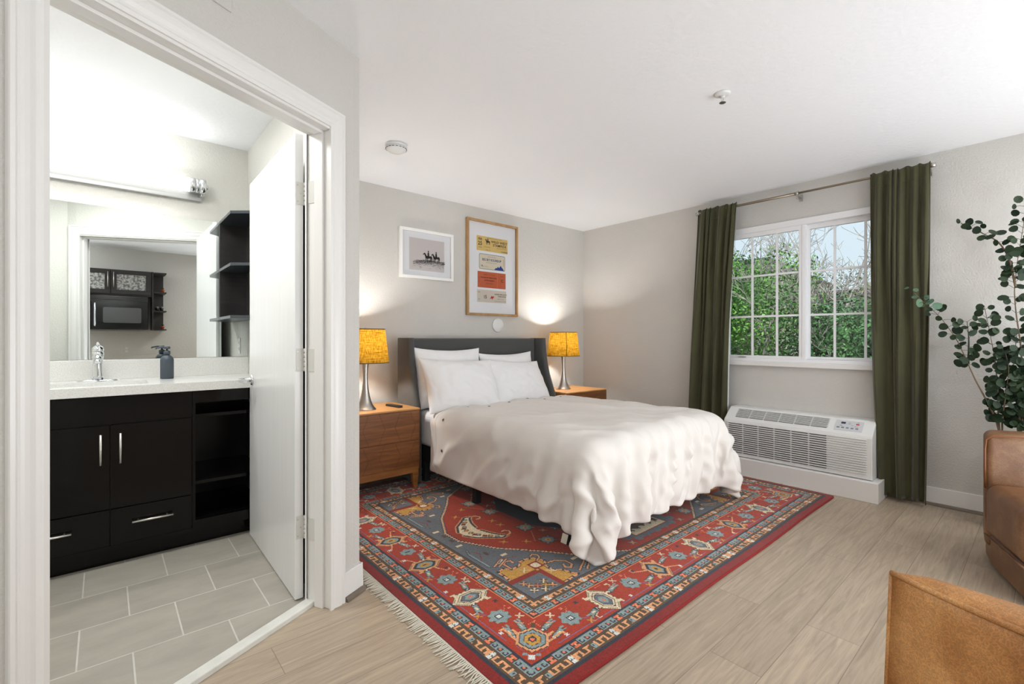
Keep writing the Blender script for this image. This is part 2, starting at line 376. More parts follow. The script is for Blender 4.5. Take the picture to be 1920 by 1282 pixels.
def text(s, size, bold=False):
    cu = bpy.data.curves.new('t', 'FONT'); cu.body = s; cu.size = size; cu.align_x = 'CENTER'; cu.align_y = 'CENTER'; cu.resolution_u = 2
    if bold: cu.offset = size*.02
    o = bpy.data.objects.new('t', cu); C.collection.objects.link(o)
    me = bpy.data.meshes.new_from_object(o)
    vv = [tuple(v.co) for v in me.vertices]; ff = [tuple(p.vertices) for p in me.polygons]
    bpy.data.objects.remove(o); bpy.data.curves.remove(cu); bpy.data.meshes.remove(me)
    return vv, ff

# ------------------------------------------------------------------ setting
H = 2.44; XW = 4.347; YB = 3.699
A = math.radians(25.944); DX, DY = math.cos(A), math.sin(A); NX, NY = -DY, DX; QX, QY = .884, 2.09
def T(s, n, z=None):
    x, y = QX+DX*s+NX*n, QY+DY*s+NY*n
    return (x, y) if z is None else (x, y, z)
WT = .13; SJ = -.175; SL = -1.108; ZD = 2.06
def wallbox(mb, s0, s1, n0, n1, z0, z1):
    return mb.hexa([T(s0, n0, z0), T(s1, n0, z0), T(s1, n1, z0), T(s0, n1, z0)], [T(s0, n0, z1), T(s1, n0, z1), T(s1, n1, z1), T(s0, n1, z1)])
BX = .743; BY = 3.628; BL = -.9; YK = -1.5; XK = -1.9

# floors
struct('floor', MB().prism([T(-2.9, .09), (.80, 2.148), (.80, YB+.1), (XW+.1, YB+.1), (XW+.1, YK-.1), (XK, YK-.1), (XK, T(-2.9, .09)[1])], -.05, 0), M['planks'])
struct('floor_bath', MB().prism([T(-1.25, .11), T(-.1, .11), (BX+.03, QY+.1), (BX+.03, BY+.05), (BL-.05, BY+.05), (BL-.05, 1.6)], -.042, .006), M['tile'])
mb = MB(); wallbox(mb, SL-.02, SJ+.02, .088, .138, -.01, .02)
struct('trim_1', mb, M['marble'], bevel=.004)
struct('ceiling', MB().prism([(XK-.1, YK-.1), (XW+.1, YK-.1), (XW+.1, YB+.1), (.80, YB+.1), (.80, 2.104), T(-2.9, .05), (XK-.1, T(-2.9, .05)[1])], H, H+.08), M['ceil'])
struct('ceiling_bath', MB().prism([(-.26, 1.62), (BX+.03, QY+.03), (BX+.03, BY+.06), (BL-.06, BY+.06), (BL-.06, 1.62)], H+.0005, H+.08), M['ceil'])
# walls
struct('wall_back', MB().box(.80, XW+.12, YB, YB+.12, 0, H), M['wall'])
W0, W1, WZ0, WZ1 = .69, 2.0, .955, 2.13       # window hole (y, z)
mb = MB(); mb.box(XW, XW+.14, W1, YB+.12, 0, H); mb.box(XW, XW+.14, YK-.1, W0, 0, H); mb.box(XW, XW+.14, W0, W1, 0, WZ0); mb.box(XW, XW+.14, W0, W1, WZ1, H)
struct('wall_right', mb, M['wall'])
struct('wall_front', MB().box(XK-.1, XW+.12, YK-.12, YK, 0, H), M['wall'])
xl, yl = T(-2.9, 0)
struct('wall_left', MB().box(XK-.12, XK, YK-.1, yl+.2, 0, H), M['wall'])
def two_tone(name, mb, m2, test):
    o = struct(name, mb, M['wall']); o.data.materials.append(m2)
    for p in o.data.polygons:
        if test(p.center, p.normal): p.material_index = 1
    return o
mb = MB()
wallbox(mb, SJ+.0185, -.02, 0, WT, 0, H); wallbox(mb, SL-.0185, SJ+.0185, 0, WT, ZD+.0005, H)
mb.prism([T(-2.9, 0), T(SL-.0185, 0), T(SL-.0185, WT), (-.243, 1.675), (BL-.05, 1.675), (XK, 1.675), (XK, T(-2.9, 0)[1])], 0, H)
two_tone('wall_door', mb, M['bathwall'], lambda c, n: n.x*NX+n.y*NY > .5)
mb = MB().prism([(BX, T(-.1, .11)[1]), (QX-.09, QY+.0), (QX-.03, QY-.0155), (QX, QY), (QX, YB+.05), (BX, YB+.05)], 0, H)
two_tone('wall_side', mb, M['bathwall'], lambda c, n: n.x < -.5)
struct('wall_bath_back', MB().box(BL-.1, BX+.02, BY, BY+.07, 0, H), M['bathwall'])
struct('wall_bath_left', MB().box(BL-.1, BL, 1.6, BY+.07, 0, H), M['bathwall'])

# door frame: jambs, stops and casings on both faces
mb = MB()
def frame_piece(mb, s0, s1, n0, n1, z0, z1): wallbox(mb, s0, s1, n0, n1, z0, z1)
for (a, b) in ((SJ, SJ+.018), (SL-.018, SL)): frame_piece(mb, a, b, -.002, WT+.002, 0, ZD)
frame_piece(mb, SL, SJ, -.002, WT+.002, ZD-.018, ZD)
frame_piece(mb, SJ-.012, SJ, .036, .082, 0, ZD-.018); frame_piece(mb, SL, SL+.012, .036, .082, 0, ZD-.018)
frame_piece(mb, SL+.012, SJ-.012, .036, .082, ZD-.03, ZD-.018)
o = struct('trim_2', mb, M['trim'], bevel=.002)
def casing(name, n_face, sign):
    """moulded casing around the opening; profile (offset from opening, thickness)"""
    prof = [(-.008, 0), (-.008, .009), (.004, .012), (.010, .009), (.018, .010), (.030, .015), (.040, .017), (.048, .0175), (.052, .014), (.057, .019), (.066, .019), (.068, .015), (.068, 0)]
    loops = []
    for d, t in prof:
        n = n_face+sign*t
        loops.append([T(SL-d, n, 0), T(SL-d, n, ZD+d), T(SJ+d, n, ZD+d), T(SJ+d, n, 0)])
    P = np.array(loops)   # (prof, 4, 3)
    mb = MB(); mb.grid(P, sm=False)
    k = len(prof)
    mb.f += [tuple(i*4 for i in range(k)), tuple(i*4+3 for i in range(k-1, -1, -1))]; mb.sm += [False, False]
    return struct(name, mb, M['trim'])
casing('trim_3', 0, -1); casing('trim_4', WT, 1)

# baseboards and shoe moulding
def base_run(name, p0, p1, nx, ny, h=.122, t=.014, shoe=True, z0=0):
    (x0, y0), (x1, y1) = p0, p1
    mb = MB(); mb.hexa([(x0, y0, z0), (x1, y1, z0), (x1+nx*t, y1+ny*t, z0), (x0+nx*t, y0+ny*t, z0)], [(x0, y0, h), (x1, y1, h), (x1+nx*(t-.004), y1+ny*(t-.004), h), (x0+nx*(t-.004), y0+ny*(t-.004), h)])
    o = struct(name, mb, M['trim'], bevel=.002)
    if shoe:
        q = MB(); r = .019
        pr = [(0, 0), (r, 0), (r*.96, r*.38), (r*.71, r*.71), (r*.38, r*.96), (0, r)]
        q.add([(x+nx*(t+a), y+ny*(t+a), b+z0) for (x, y) in (p0, p1) for a, b in pr], [tuple(range(5, -1, -1)), tuple(range(6, 12))]+[(i, (i+1) % 6, 6+(i+1) % 6, 6+i) for i in range(6)])
        struct('shoe_moulding', q, M['quarter'], parent=o)
    return o
base_run('baseboard_door', T(SJ+.069, 0), T(.013, 0), -NX, -NY)
base_run('baseboard_door_left', T(-2.8, 0), T(SL-.069, 0), -NX, -NY)
base_run('baseboard_side', (QX, QY-.012), (QX, YB), 1, 0)
base_run('baseboard_back', (QX+.014, YB), (XW, YB), 0, -1)
base_run('baseboard_right', (XW, YK), (XW, .79), -1, 0)
base_run('baseboard_right_far', (XW, 1.96), (XW, YB-.014), -1, 0)
base_run('baseboard_front', (XK, YK), (XW-.014, YK), 0, 1)
struct('trim_5', MB().box(4.05, XW, .79, 1.96, 0, .142), M['trim'], bevel=.003)

# window: vinyl slider with grilles
def window():
    r = bpy.data.objects.new('window_1', None); C.collection.objects.link(r); r.location = (4.36, (W0+W1)/2, WZ0); WPOS[r.name] = tuple(r.location); r['kind'] = 'structure'
    x0, x1 = 4.332, 4.43
    mb = MB()
    zb, zt = .952, 2.142; ya, yb = .675, 2.015
    mb.box(x0, x1, ya, yb, zt-.052, zt); mb.box(x0, x1, ya, yb, zb, zb+.03); mb.box(x0, x1, ya, ya+.04, zb+.03, zt-.052); mb.box(x0, x1, yb-.04, yb, zb+.03, zt-.052)
    obj('window_frame', mb, M['vinyl'], r, bevel=.003)
    # stepped inner lip under the head
    # left sash (far) sits nearer the room, right one behind
    def sash(y0, y1, xa, xb, muns, nm):
        z0, z1 = .982, 2.09
        mb = MB(); st = .028
        mb.box(xa, xb, y0, y1, z0, z0+.022); mb.box(xa, xb, y0, y1, z1-.038, z1)
        mb.box(xa, xb, y0, y0+st, z0+.022, z1-.038); mb.box(xa, xb, y1-st, y1, z0+.022, z1-.038)
        s = obj('sash', mb, M['vinyl'], r, bevel=.002)
        g = MB()
        xm = (xa+xb)/2
        for yy in muns: g.box(xm-.006, xm+.006, yy-.008, yy+.008, z0+.02, z1-.036)
        for zz in (1.347, 1.705): g.box(xm-.0055, xm+.0055, y0+st-.004, y1-st+.004, zz-.008, zz+.008)
        obj('grille', g, M['vinyl'], s)
        p = MB().box(xm+.008, xm+.012, y0+st-.01, y1-st+.01, z0+.015, z1-.03)
        obj('pane', p, M['pane'], s)
        return s
    sash(1.348, 1.98, 4.340, 4.368, (1.749, 1.547), 'l')
    sash(.71, 1.334, 4.378, 4.406, (1.135, .934), 'r')
    obj('center_rail', MB().box(4.336, 4.40, 1.326, 1.352, .982, 2.09), M['vinyl'], r, bevel=.002)
    lt = MB(); lt.box(4.326, 4.342, 1.80, 1.865, .985, .99); lt.box(4.322, 4.332, 1.815, 1.85, .99, .994)
    obj('latch', lt, M['nickel'], r)
    s = MB(); s.box(4.306, 4.36, .66, 2.03, .915, .953)
    obj('window_sill', s, M['trim'], r, bevel=.004)
    return r
window()

# bathroom door leaf (open, standing into the bathroom)
HX, HY = .661, 2.166
def door():
    r = bpy.data.objects.new('door_1', None); C.collection.objects.link(r); r.location = (HX, HY, .012); WPOS[r.name] = tuple(r.location); r['kind'] = 'structure'
    def L(a, b, z): # a along leaf, b thickness (toward -x)
        return (HX-b+a*.0135, HY+a, z)
    mb = MB(); mb.hexa([L(0, 0, .012), L(.905, 0, .012), L(.905, .035, .012), L(0, .035, .012)], [L(0, 0, 2.052), L(.905, 0, 2.052), L(.905, .035, 2.052), L(0, .035, 2.052)])
    obj('door_leaf', mb, M['door'], r, bevel=.002)
    for z in (1.79, 1.06, .325):
        h = MB()
        h.add([(HX-.030, HY-.0015, z-.05), (HX-.002, HY-.0015, z-.05), (HX-.002, HY-.0015, z+.05), (HX-.030, HY-.0015, z+.05)], [(0, 1, 2, 3)])
        h.box(HX-.030, HX, HY-.003, HY-.0005, z-.048, z+.048)
        jx, jy = T(SJ-.019, .118)
        wallbox(h, SJ-.0025, SJ+.001, .09, .128, z-.048, z+.048)
        kx, ky = HX+.006, HY-.006
        for k in range(5): h.lathe([(.0062, z-.05+k*.0204), (.0062, z-.05+k*.0204+.0185)], kx, ky, 12)
        ho = obj('hinge', h, M['hinge'], r)
        sc = MB()
        for (dx, dz) in ((-.024, .036), (-.024, -.036), (-.012, 0)): sc.lathe([(.003, 0), (.003, .001)], n=8, M=Matrix.Translation((HX+dx, HY-.003, z+dz)) @ Matrix.Rotation(PI/2, 4, 'X'))
        obj('screws', sc, M['nickel'], ho)
    for sgn, b0 in ((-1, .035), (1, 0)):
        bx, by, bz = L(.84, b0, .918); lv = MB()
        Mx = Matrix.Translation((bx, by, bz)) @ Matrix.Rotation(sgn*PI/2, 4, 'Y')
        lv.lathe([(.031, 0), (.031, .005), (.027, .010)], n=24, M=Mx)
        L0 = .06 if sgn < 0 else .018
        lv.lathe([(.011, .008), (.0115, L0)], n=16, M=Mx)
        if sgn < 0:
            lv.box(bx-.068, bx-.05, by-.125, by+.012, bz-.011, bz+.011)
        obj('door_handle', lv, M['chrome'], r, bevel=.002)
    return r
door()

def plate_at(mb, c, u, w, hw, hh, t):  # box plate centred c, spanned by unit u, up z, normal w
    cx, cy, cz = c; a = []
    for k in (0, t):
        a.append([(cx+u[0]*i*hw+w[0]*k, cy+u[1]*i*hw+w[1]*k, cz+j*hh) for i, j in ((-1, -1), (1, -1), (1, 1), (-1, 1))])
    return mb.hexa(a[0], a[1])
# blank plate high on the door wall
t = thing('wall_plate', 'small beige blank plate high above the bathroom door casing', 'wall plate', T(-.685, 0, 2.25))
obj('cover_plate', plate_at(MB(), T(-.685, 0, 2.312), (DX, DY), (-NX, -NY), .06, .06, .005), M['wall'], t, bevel=.002)
sc = MB().lathe([(.004, 0), (.004, .0015)], n=10, M=Matrix.Translation(T(-.665, -.005, 2.285)) @ Matrix.Rotation(PI/2, 4, 'X') )
obj('screw', sc, M['nickel'], t)

# ------------------------------------------------------------------ bathroom
CT = .915
# vanity: lacquered cabinet
VF = 3.085
va = thing('vanity_cabinet', 'glossy black bathroom vanity with bar handles and open shelves on the right', 'cabinet', (-.08, 3.35, .006))
mb = MB(); z0, z1 = .10, .868
mb.box(BL, .362, VF+.018, VF+.036, z0+.02, z1)            # face behind the fronts
mb.box(BL, .742, VF+.02, BY, z0, z0+.018); mb.box(BL, BL+.018, VF+.02, BY, z0, z1); mb.box(.344, .362, VF+.02, BY, z0, z1); mb.box(.724, .742, VF+.02, BY, z0, z1)
mb.box(.362, .724, BY-.012, BY, z0, z1)
obj('body', mb, M['blackin'], va)
mb = MB(); mb.box(BL, .742, 3.15, 3.17, .006, z0); mb.box(BL, .742, VF+.004, 3.15, z0-.004, z0+.016)
obj('toe_kick', mb, M['black'], va)
mb = MB(); mb.box(.362, .742, VF, VF+.02, .80, z1); mb.box(.362, .742, VF, VF+.02, z0, .155); mb.box(.362, .376, VF, VF+.02, .155, .80); mb.box(.728, .742, VF, VF+.02, .155, .80)
obj('face_frame', mb, M['black'], va, bevel=.001)
for zz in (.715, .345, .14):
    obj('shelf', MB().box(.362, .724, VF+.03, BY-.012, zz, zz+.018), M['black'], va, bevel=.001)
edges = [BL+.005, -.39, .019, .360]
obj('false_front', MB().box(edges[0], edges[3], VF, VF+.018, .725, z1-.004), M['black'], va, bevel=.0015)
def bar(mb, p0, p1, r=.0055, off=.028):
    p0 = Vector(p0); p1 = Vector(p1); d = (p1-p0).normalized()
    mb.tube([p0, p1], r, 12)
    for q in (p0+d*.025, p1-d*.025): mb.tube([q, q+Vector((0, off, 0))], .004, 8)
for k in range(3):
    d = obj('door', MB().box(edges[k]+.002, edges[k+1]-.002, VF, VF+.018, .302, .72), M['black'], va, bevel=.0015)
    hx = edges[k+1]-.035 if k != 2 else edges[k]+.04
    hb = MB(); bar(hb, (hx, VF-.028, .53), (hx, VF-.028, .68)); obj('handle', hb, M['satin'], d)
    d = obj('drawer', MB().box(edges[k]+.002, edges[k+1]-.002, VF, VF+.018, .118, .297), M['black'], va, bevel=.0015)
    hc = (edges[k]+edges[k+1])/2-(.02 if k == 1 else 0); hb = MB(); bar(hb, (hc-.085, VF-.028, .222), (hc+.085, VF-.028, .222)); obj('handle', hb, M['satin'], d)
# countertop with basin cut-out
bx0, bx1, by0, by1 = -.27, .178, 3.15, 3.42
ct = thing('vanity_countertop', 'speckled white quartz countertop on the black vanity', 'countertop', (-.08, 3.34, .868))
mb = MB(); F0 = 3.058
for (a, b, c, d) in ((BL, bx0, F0, BY), (bx1, .742, F0, BY), (bx0, bx1, F0, by0), (bx0, bx1, by1, BY)): mb.box(a, b, c, d, .869, CT)
obj('slab', mb, M['quartz'], ct)
obj('backsplash', MB().box(BL, .742, BY-.022, BY, CT, 1.030), M['quartz'], ct, bevel=.002)
mb = MB(); n = 6
for i in range(n):   # rounded basin shell
    pass
def rr(x0, x1, y0, y1, r, k=6):
    out = []
    for cx, cy, a0 in ((x1-r, y1-r, 0), (x0+r, y1-r, 90), (x0+r, y0+r, 180), (x1-r, y0+r, 270)):
        for i in range(k+1):
            a = math.radians(a0+90*i/k); out.append((cx+r*math.cos(a), cy+r*math.sin(a)))
    return out
P = []
for zz, ins, r in ((CT-.048, -.004, .05), (CT-.06, .002, .05), (CT-.12, .012, .05), (CT-.155, .03, .05), (CT-.165, .07, .05), (CT-.168, .12, .01)):
    P.append([(x, y, zz) for x, y in rr(bx0+ins, bx1-ins, by0+ins, by1-ins, r)])
P = np.array(P).transpose(1, 0, 2); mb = MB(); mb.grid(P, close_u=True)
k = P.shape[0]; mb.f.append(tuple(i*P.shape[1]+P.shape[1]-1 for i in range(k))); mb.sm.append(True)
sink = obj('sink_basin', mb, M['ceramic'], solid=.006, recalc=False); tag(sink, 'white undermount sink basin set into the quartz countertop', 'sink')
# faucet
fa = thing('faucet', 'chrome single-handle faucet behind the sink', 'faucet', (-.03, 3.5, CT))
mb = MB(); mb.lathe([(.088, CT), (.088, CT+.003), (.080, CT+.007), (.03, CT+.011)], n=40)
mb.v = [(x-.03, y*.36+3.5, z) for x, y, z in mb.v]
obj('deck_plate', mb, M['chrome'], fa)
mb = MB().lathe([(.026, CT+.01), (.0245, CT+.03), (.021, CT+.07), (.021, CT+.115), (.025, CT+.135), (.026, CT+.152), (.0235, CT+.165)], -.03, 3.5, 28)
mb.tube([(-.03, 3.5, CT+.105), (-.03, 3.465, CT+.128), (-.03, 3.42, CT+.135), (-.03, 3.375, CT+.122)], [.019, .019, .017, .015], 16)
mb.tube([(-.03, 3.381, CT+.124), (-.03, 3.379, CT+.105)], .012, 14)
obj('spout', mb, M['chrome'], fa)
mb = MB().lathe([(.0235, CT+.166), (.026, CT+.172), (.024, CT+.186), (.014, CT+.197), (.006, CT+.201)], -.03, 3.5, 28)
mb.tube([(-.03, 3.497, CT+.19), (-.03, 3.475, CT+.205), (-.03, 3.45, CT+.213)], [.008, .0065, .006], 10)
obj('handle', mb, M['chrome'], fa)
# soap bottle
sx, sy = .279, 3.45
so = thing('soap_dispenser', 'slate grey pump soap bottle on the vanity countertop', 'soap dispenser', (sx, sy, CT))
obj('bottle', MB().lathe([(.031, CT+.0005), (.0335, CT+.004), (.0335, CT+.112), (.031, CT+.123), (.022, CT+.134), (.014, CT+.139), (.013, CT+.146)], sx, sy, 36), M['slate'], so)
mb = MB().lathe([(.0165, CT+.143), (.0165, CT+.163), (.012, CT+.166), (.0055, CT+.168), (.0055, CT+.176), (.016, CT+.177), (.016, CT+.189), (.013, CT+.192)], sx, sy, 24)
mb.tube([(sx, sy, CT+.186), (sx-.03, sy-.002, CT+.187), (sx-.05, sy-.003, CT+.183), (sx-.054, sy-.003, CT+.176)], [.006, .0055, .0045, .004], 10)
obj('pump', mb, M['slate'], so)
# mirror
mi = obj('wall_mirror', MB().box(BL+.003, .570, BY-.010, BY-.001, 1.032, 1.922), M['mirror']); tag(mi, 'large frameless mirror above the vanity backsplash', 'mirror')
mi = obj('wall_mirror', MB().box(.572, .742, BY-.010, BY-.001, 1.032, 1.922), M['mirror']); tag(mi, 'narrow mirror strip under the black corner shelf', 'mirror')
# open corner shelf
cs = thing('corner_shelf', 'black open corner shelf unit with clipped front above the vanity', 'shelf', (.66, 3.4, 1.27))
poly = [(.571, 3.617), (.571, 3.25), (.741, 3.10), (.741, 3.617)]
obj('back_panel', MB().box(.573, .741, 3.604, 3.616, 1.295, 1.91), M['glaze'], cs)
obj('side_panel', MB().box(.728, .741, 3.115, 3.603, 1.295, 1.91), M['glaze'], cs)
for z in (1.276, 1.594, 1.908): obj('shelf', MB().prism(poly, z, z+.018), M['shelf'], cs, bevel=.001)
# vanity light
vl = thing('vanity_light', 'long opal tube bath light with chrome ends above the mirror', 'wall light', (-.08, 3.55, 2.05))
mb = MB().box(-.62, .47, BY-.03, BY-.001, 2.035, 2.12); obj('back_plate', mb, M['grey'], vl, bevel=.004)
mb = MB().tube([(-.56, 3.545, 2.118), (.40, 3.545, 2.118)], .043, 32); tb = obj('light_tube', mb, M['tube'], vl)
for s, xx in ((1, .40), (-1, -.56)):
    mb = MB()
    mb.tube([(xx, 3.545, 2.118), (xx+s*.028, 3.545, 2.118)], .046, 28); mb.tube([(xx+s*.03, 3.545, 2.118), (xx+s*.05, 3.545, 2.118)], .0445, 28)
    mb.tube([(xx+s*.052, 3.545, 2.118), (xx+s*.085, 3.545, 2.118)], .047, 28); mb.tube([(xx+s*.085, 3.545, 2.118), (xx+s*.10, 3.545, 2.118)], [.02, .014], 16)
    mb.tube([(xx+s*.07, 3.548, 2.10), (xx+s*.07, 3.57, 2.07), (xx+s*.055, 3.60, 2.066)], .007, 8)
    obj('end_cap', mb, M['chrome'], vl)
light('vanity_tube_light', 'AREA', (-.08, 3.49, 2.10), 4, (1, .99, .97), size=.95, size_y=.08, rot=(math.radians(-40), 0, 0))
light('vanity_tube_uplight', 'AREA', (-.08, 3.53, 2.175), 1.8, (.97, .99, 1), size=.95, size_y=.07, rot=(math.radians(-150), 0, 0))
light('kitchen_cabinet_light', 'AREA', (-.9, -.6, 2.3), 9, (1, .99, .97), size=.3, rot=(math.radians(-35), 0, 0))  # added fill for the kitchen wall in the mirror, no fixture
light('bath_ceiling_light', 'AREA', (-.1, 2.45, 2.40), 12, (1, .99, .975), size=.45)  # added fill from above to brighten the bathroom, no fixture
# outlet beside the vanity (seen in the mirror)
def outlet(name, label, c, u, w, cat='outlet'):
    t = thing(name, label, cat, (c[0], c[1], c[2]-.057))
    obj('cover_plate', plate_at(MB(), c, u, w, .036, .057, .005), M['plastic'], t, bevel=.002)
    for dz in (.022, -.022):
        so = obj('socket', plate_at(MB(), (c[0]+w[0]*.005, c[1]+w[1]*.005, c[2]+dz), u, w, .014, .014, .002), M['plastic'], t)
        for k in (-.005, .005): obj('slot', plate_at(MB(), (c[0]+w[0]*.007+u[0]*k, c[1]+w[1]*.007+u[1]*k, c[2]+dz), u, w, .0011, .004, .0006), M['plasticd'], so)
    return t
outlet('wall_outlet', 'white outlet on the bathroom side wall under the black corner shelf', (BX, 3.35, 1.10), (0, 1), (-1, 0))
tc_ = thing('linen_cabinet', 'tall black cabinet glimpsed through the gap behind the open door', 'cabinet', (.72, 2.4, .006))  # dark upright box showing between open door and side wall
obj('body', MB().box(.70, .742, 2.30, 2.50, .006, 1.84), M['blackin'], tc_, bevel=.002)
obj('door', MB().box(.686, .699, 2.302, 2.498, .05, 1.836), M['glaze'], tc_, bevel=.001)
lb = MB(); bar(lb, (.676, 2.42, .9), (.676, 2.42, 1.05), .004, 0); 

# ------------------------------------------------------------------ kitchenette on the wall behind (seen in the mirror)
kc = thing('kitchen_wall_cabinet', 'dark wall cabinet with two textured glass doors above the microwave', 'cabinet', (-.05, -1.34, 1.74))
obj('body', MB().box(-.62, .505, YK+.001, -1.19, 1.742, 2.10), M['kcab'], kc, bevel=.002)
for (a, b, hx) in ((-.60, .055, .03), (.064, .495, .09)):
    mb = MB(); z0, z1 = 1.765, 2.095
    w = .058
    mb.box(a, b, -1.188, -1.17, z0, z0+w); mb.box(a, b, -1.188, -1.17, z1-w, z1); mb.box(a, a+w, -1.188, -1.17, z0+w, z1-w); mb.box(b-w, b, -1.188, -1.17, z0+w, z1-w)
    d = obj('door', mb, M['kcab'], kc, bevel=.002)
    obj('glass_panel', MB().box(a+w-.005, b-w+.005, -1.183, -1.177, z0+w-.005, z1-w+.005), M['frost'], d)
    h = MB(); h.tube([(hx, -1.142, 1.85), (hx, -1.142, 2.06)], .005, 10)
    for z in (1.87, 2.04): h.tube([(hx, -1.17, z), (hx, -1.142, z)], .004, 8)
    obj('handle', h, M['satin'], d)
kw = thing('kitchen_end_shelf', 'narrow dark open shelf tower beside the microwave', 'shelf', (.59, -1.33, 1.27))
obj('side_panel', MB().box(.507, .525, YK+.001, -1.17, 1.272, 2.10), M['kcab'], kw, bevel=.001)
obj('back_panel', MB().box(.525, .66, YK+.001, -1.485, 1.272, 2.10), M['kcab'], kw)
for z in (1.268, 1.533, 1.80, 2.078): obj('shelf', MB().box(.526, .675, YK+.016, -1.17, z, z+.018), M['kcab'], kw, bevel=.001)
mw = thing('microwave', 'black over-the-range microwave under the dark wall cabinet', 'microwave', (.08, -1.32, 1.275))
obj('body', MB().box(-.31, .462, YK+.001, -1.14, 1.275, 1.735), M['mwblack'], mw, bevel=.003)
mb = MB()
for k in range(5): mb.box(-.30, .455, -1.14, -1.128, 1.672+k*.012, 1.679+k*.012)
obj('vent', mb, M['kcab'], mw)
d = obj('door', MB().box(-.135, .458, -1.139, -1.115, 1.29, 1.66), M['mwblack'], mw, bevel=.006)
obj('window', MB().prism(rr(-.02, .385, 1.365, 1.575, .02), 0, .002).tf(Matrix(((1, 0, 0, 0), (0, 0, 1, -1.1145), (0, 1, 0, 0), (0, 0, 0, 1)))), M['mwglass'], d)
h = MB(); h.tube([(-.10, -1.115, 1.64), (-.10, -1.085, 1.62), (-.10, -1.08, 1.475), (-.10, -1.085, 1.33), (-.10, -1.115, 1.31)], .009, 10); obj('handle', h, M['chrome'], d)
cp = obj('control_panel', MB().box(-.306, -.142, -1.139, -1.12, 1.29, 1.66), M['mwblack'], mw, bevel=.003)
kb = MB()
for i in range(3):
    for j in range(6): kb.box(-.285+i*.045, -.255+i*.045, -1.1195, -1.1175, 1.32+j*.036, 1.338+j*.036)
obj('buttons', kb, M['mwglass'], cp)
def pot(z, lab):
    t = thing('terracotta_pot', lab, 'plant pot', (.635, -1.25, z))
    obj('pot', MB().lathe([(.016, z), (.023, z+.034), (.026, z+.035), (.026, z+.045), (.022, z+.045)], .635, -1.25, 20), M['terracotta'], t)
    m = MB(); random.seed(3)
    for k in range(16):
        a = random.uniform(0, 2*PI); r = random.uniform(.004, .022); m.tube([(.635, -1.25, z+.044), (.635+r*math.cos(a), -1.25+r*math.sin(a), z+.06+random.uniform(0, .012))], [.004, .0015], 5)
    obj('succulent', m, M['leaf'], t)
pot(1.8185, 'little terracotta pot on the upper shelf of the kitchen tower')
pot(1.2865, 'little terracotta pot on the lowest shelf of the kitchen tower')
t = thing('stacked_cups', 'stack of dark cups on the middle shelf of the kitchen tower', 'cup', (.6, -1.26, 1.5515))
for i, xx in enumerate((.572, .625)): obj('cup', MB().lathe([(.018, 1.5515), (.023, 1.60), (.021, 1.60), (.017, 1.556)], xx, -1.26, 18), M['mwblack'], t)
lid = [obj('cup_lid', MB().lathe([(.024, 1.6005), (.024, 1.606), (.01, 1.61)], xx, -1.26, 18), M['satin'], t) for xx in (.572, .625)]
outlet('wall_outlet', 'white outlet on the kitchen wall under the microwave', (.235, YK, .99), (1, 0), (0, 1))
sg = thing('notice_sticker', 'small two-line notice sticker on the wall above the kitchen outlet', 'sign', (.224, YK, 1.08))
obj('backing', plate_at(MB(), (.224, YK, 1.098), (1, 0), (0, 1), .072, .018, .0006), flat('sticker', (206, 204, 200)), sg)
m = MB()
for row, s in ((1.105, 'CAUTION DO NOT USE'), (1.090, 'WITHOUT POWER ON TOP')):
    vv, ff = text(s, .0165, True); m.add([(.224-x*.75, YK+.001, row+y) for x, y, z in vv], ff)
obj('lettering', m, M['ink'], sg, recalc=False)
kk = obj('kitchen_backsplash', MB().box(-1.2, .52, YK+.0005, YK+.006, .92, 1.262), M['wall']); tag(kk, 'flat painted backsplash panel on the kitchen wall under the microwave', 'backsplash')
for i, (x, y) in enumerate(ADDED_LAMPS):  # fixtures added for the extra lamps, out of view
    t = thing('ceiling_lamp', ['round flush ceiling lamp over the kitchenette behind the camera', 'round flush ceiling lamp over the seating corner behind the camera'][i], 'ceiling lamp', (x, y, 2.37))
    obj('rim', MB().lathe([(.19, 2.39), (.19, 2.4395)], x, y, 40), M['nickel'], t)
    obj('diffuser', MB().lathe([(.02, 2.372), (.12, 2.376), (.175, 2.386), (.18, 2.3895)], x, y, 40), mat('lamp_diffuser', (250, 250, 250), .4, emit=((255, 251, 244), 3)), t)

# ------------------------------------------------------------------ ceiling and wall fittings
t = thing('smoke_detector', 'round white smoke detector on the ceiling near the left', 'smoke detector', (1.464, 2.862, 2.39))
obj('base_ring', MB().lathe([(.066, 2.4395), (.072, 2.438), (.072, 2.424), (.066, 2.422)], 1.464, 2.862, 40), M['plastic'], t)
obj('cover', MB().lathe([(.067, 2.4215), (.066, 2.408), (.058, 2.40), (.044, 2.396), (.042, 2.392), (.02, 2.391)], 1.464, 2.862, 40), M['plastic'], t)
mb = MB()
for k in range(18):
    a = 2*PI*k/18; mb.tube([(1.464+.0685*math.cos(a), 2.862+.0685*math.sin(a), 2.411), (1.464+.0685*math.cos(a+.22), 2.862+.0685*math.sin(a+.22), 2.411)], .0022, 5)
obj('vents', mb, M['plasticd'], t)
t = thing('fire_sprinkler', 'small white pendent fire sprinkler head on the ceiling', 'sprinkler', (2.449, 1.134, 2.40))
obj('escutcheon', MB().lathe([(.040, 2.4395), (.040, 2.434), (.030, 2.429), (.016, 2.427)], 2.449, 1.134, 32), M['plastic'], t)
mb = MB().lathe([(.011, 2.428), (.011, 2.414)], 2.449, 1.134, 16)
for s in (-1, 1): mb.tube([(2.449+s*.010, 1.134, 2.414), (2.449+s*.013, 1.134, 2.402), (2.449+s*.003, 1.134, 2.393)], .0028, 8)
obj('head', mb, M['plastic'], t)
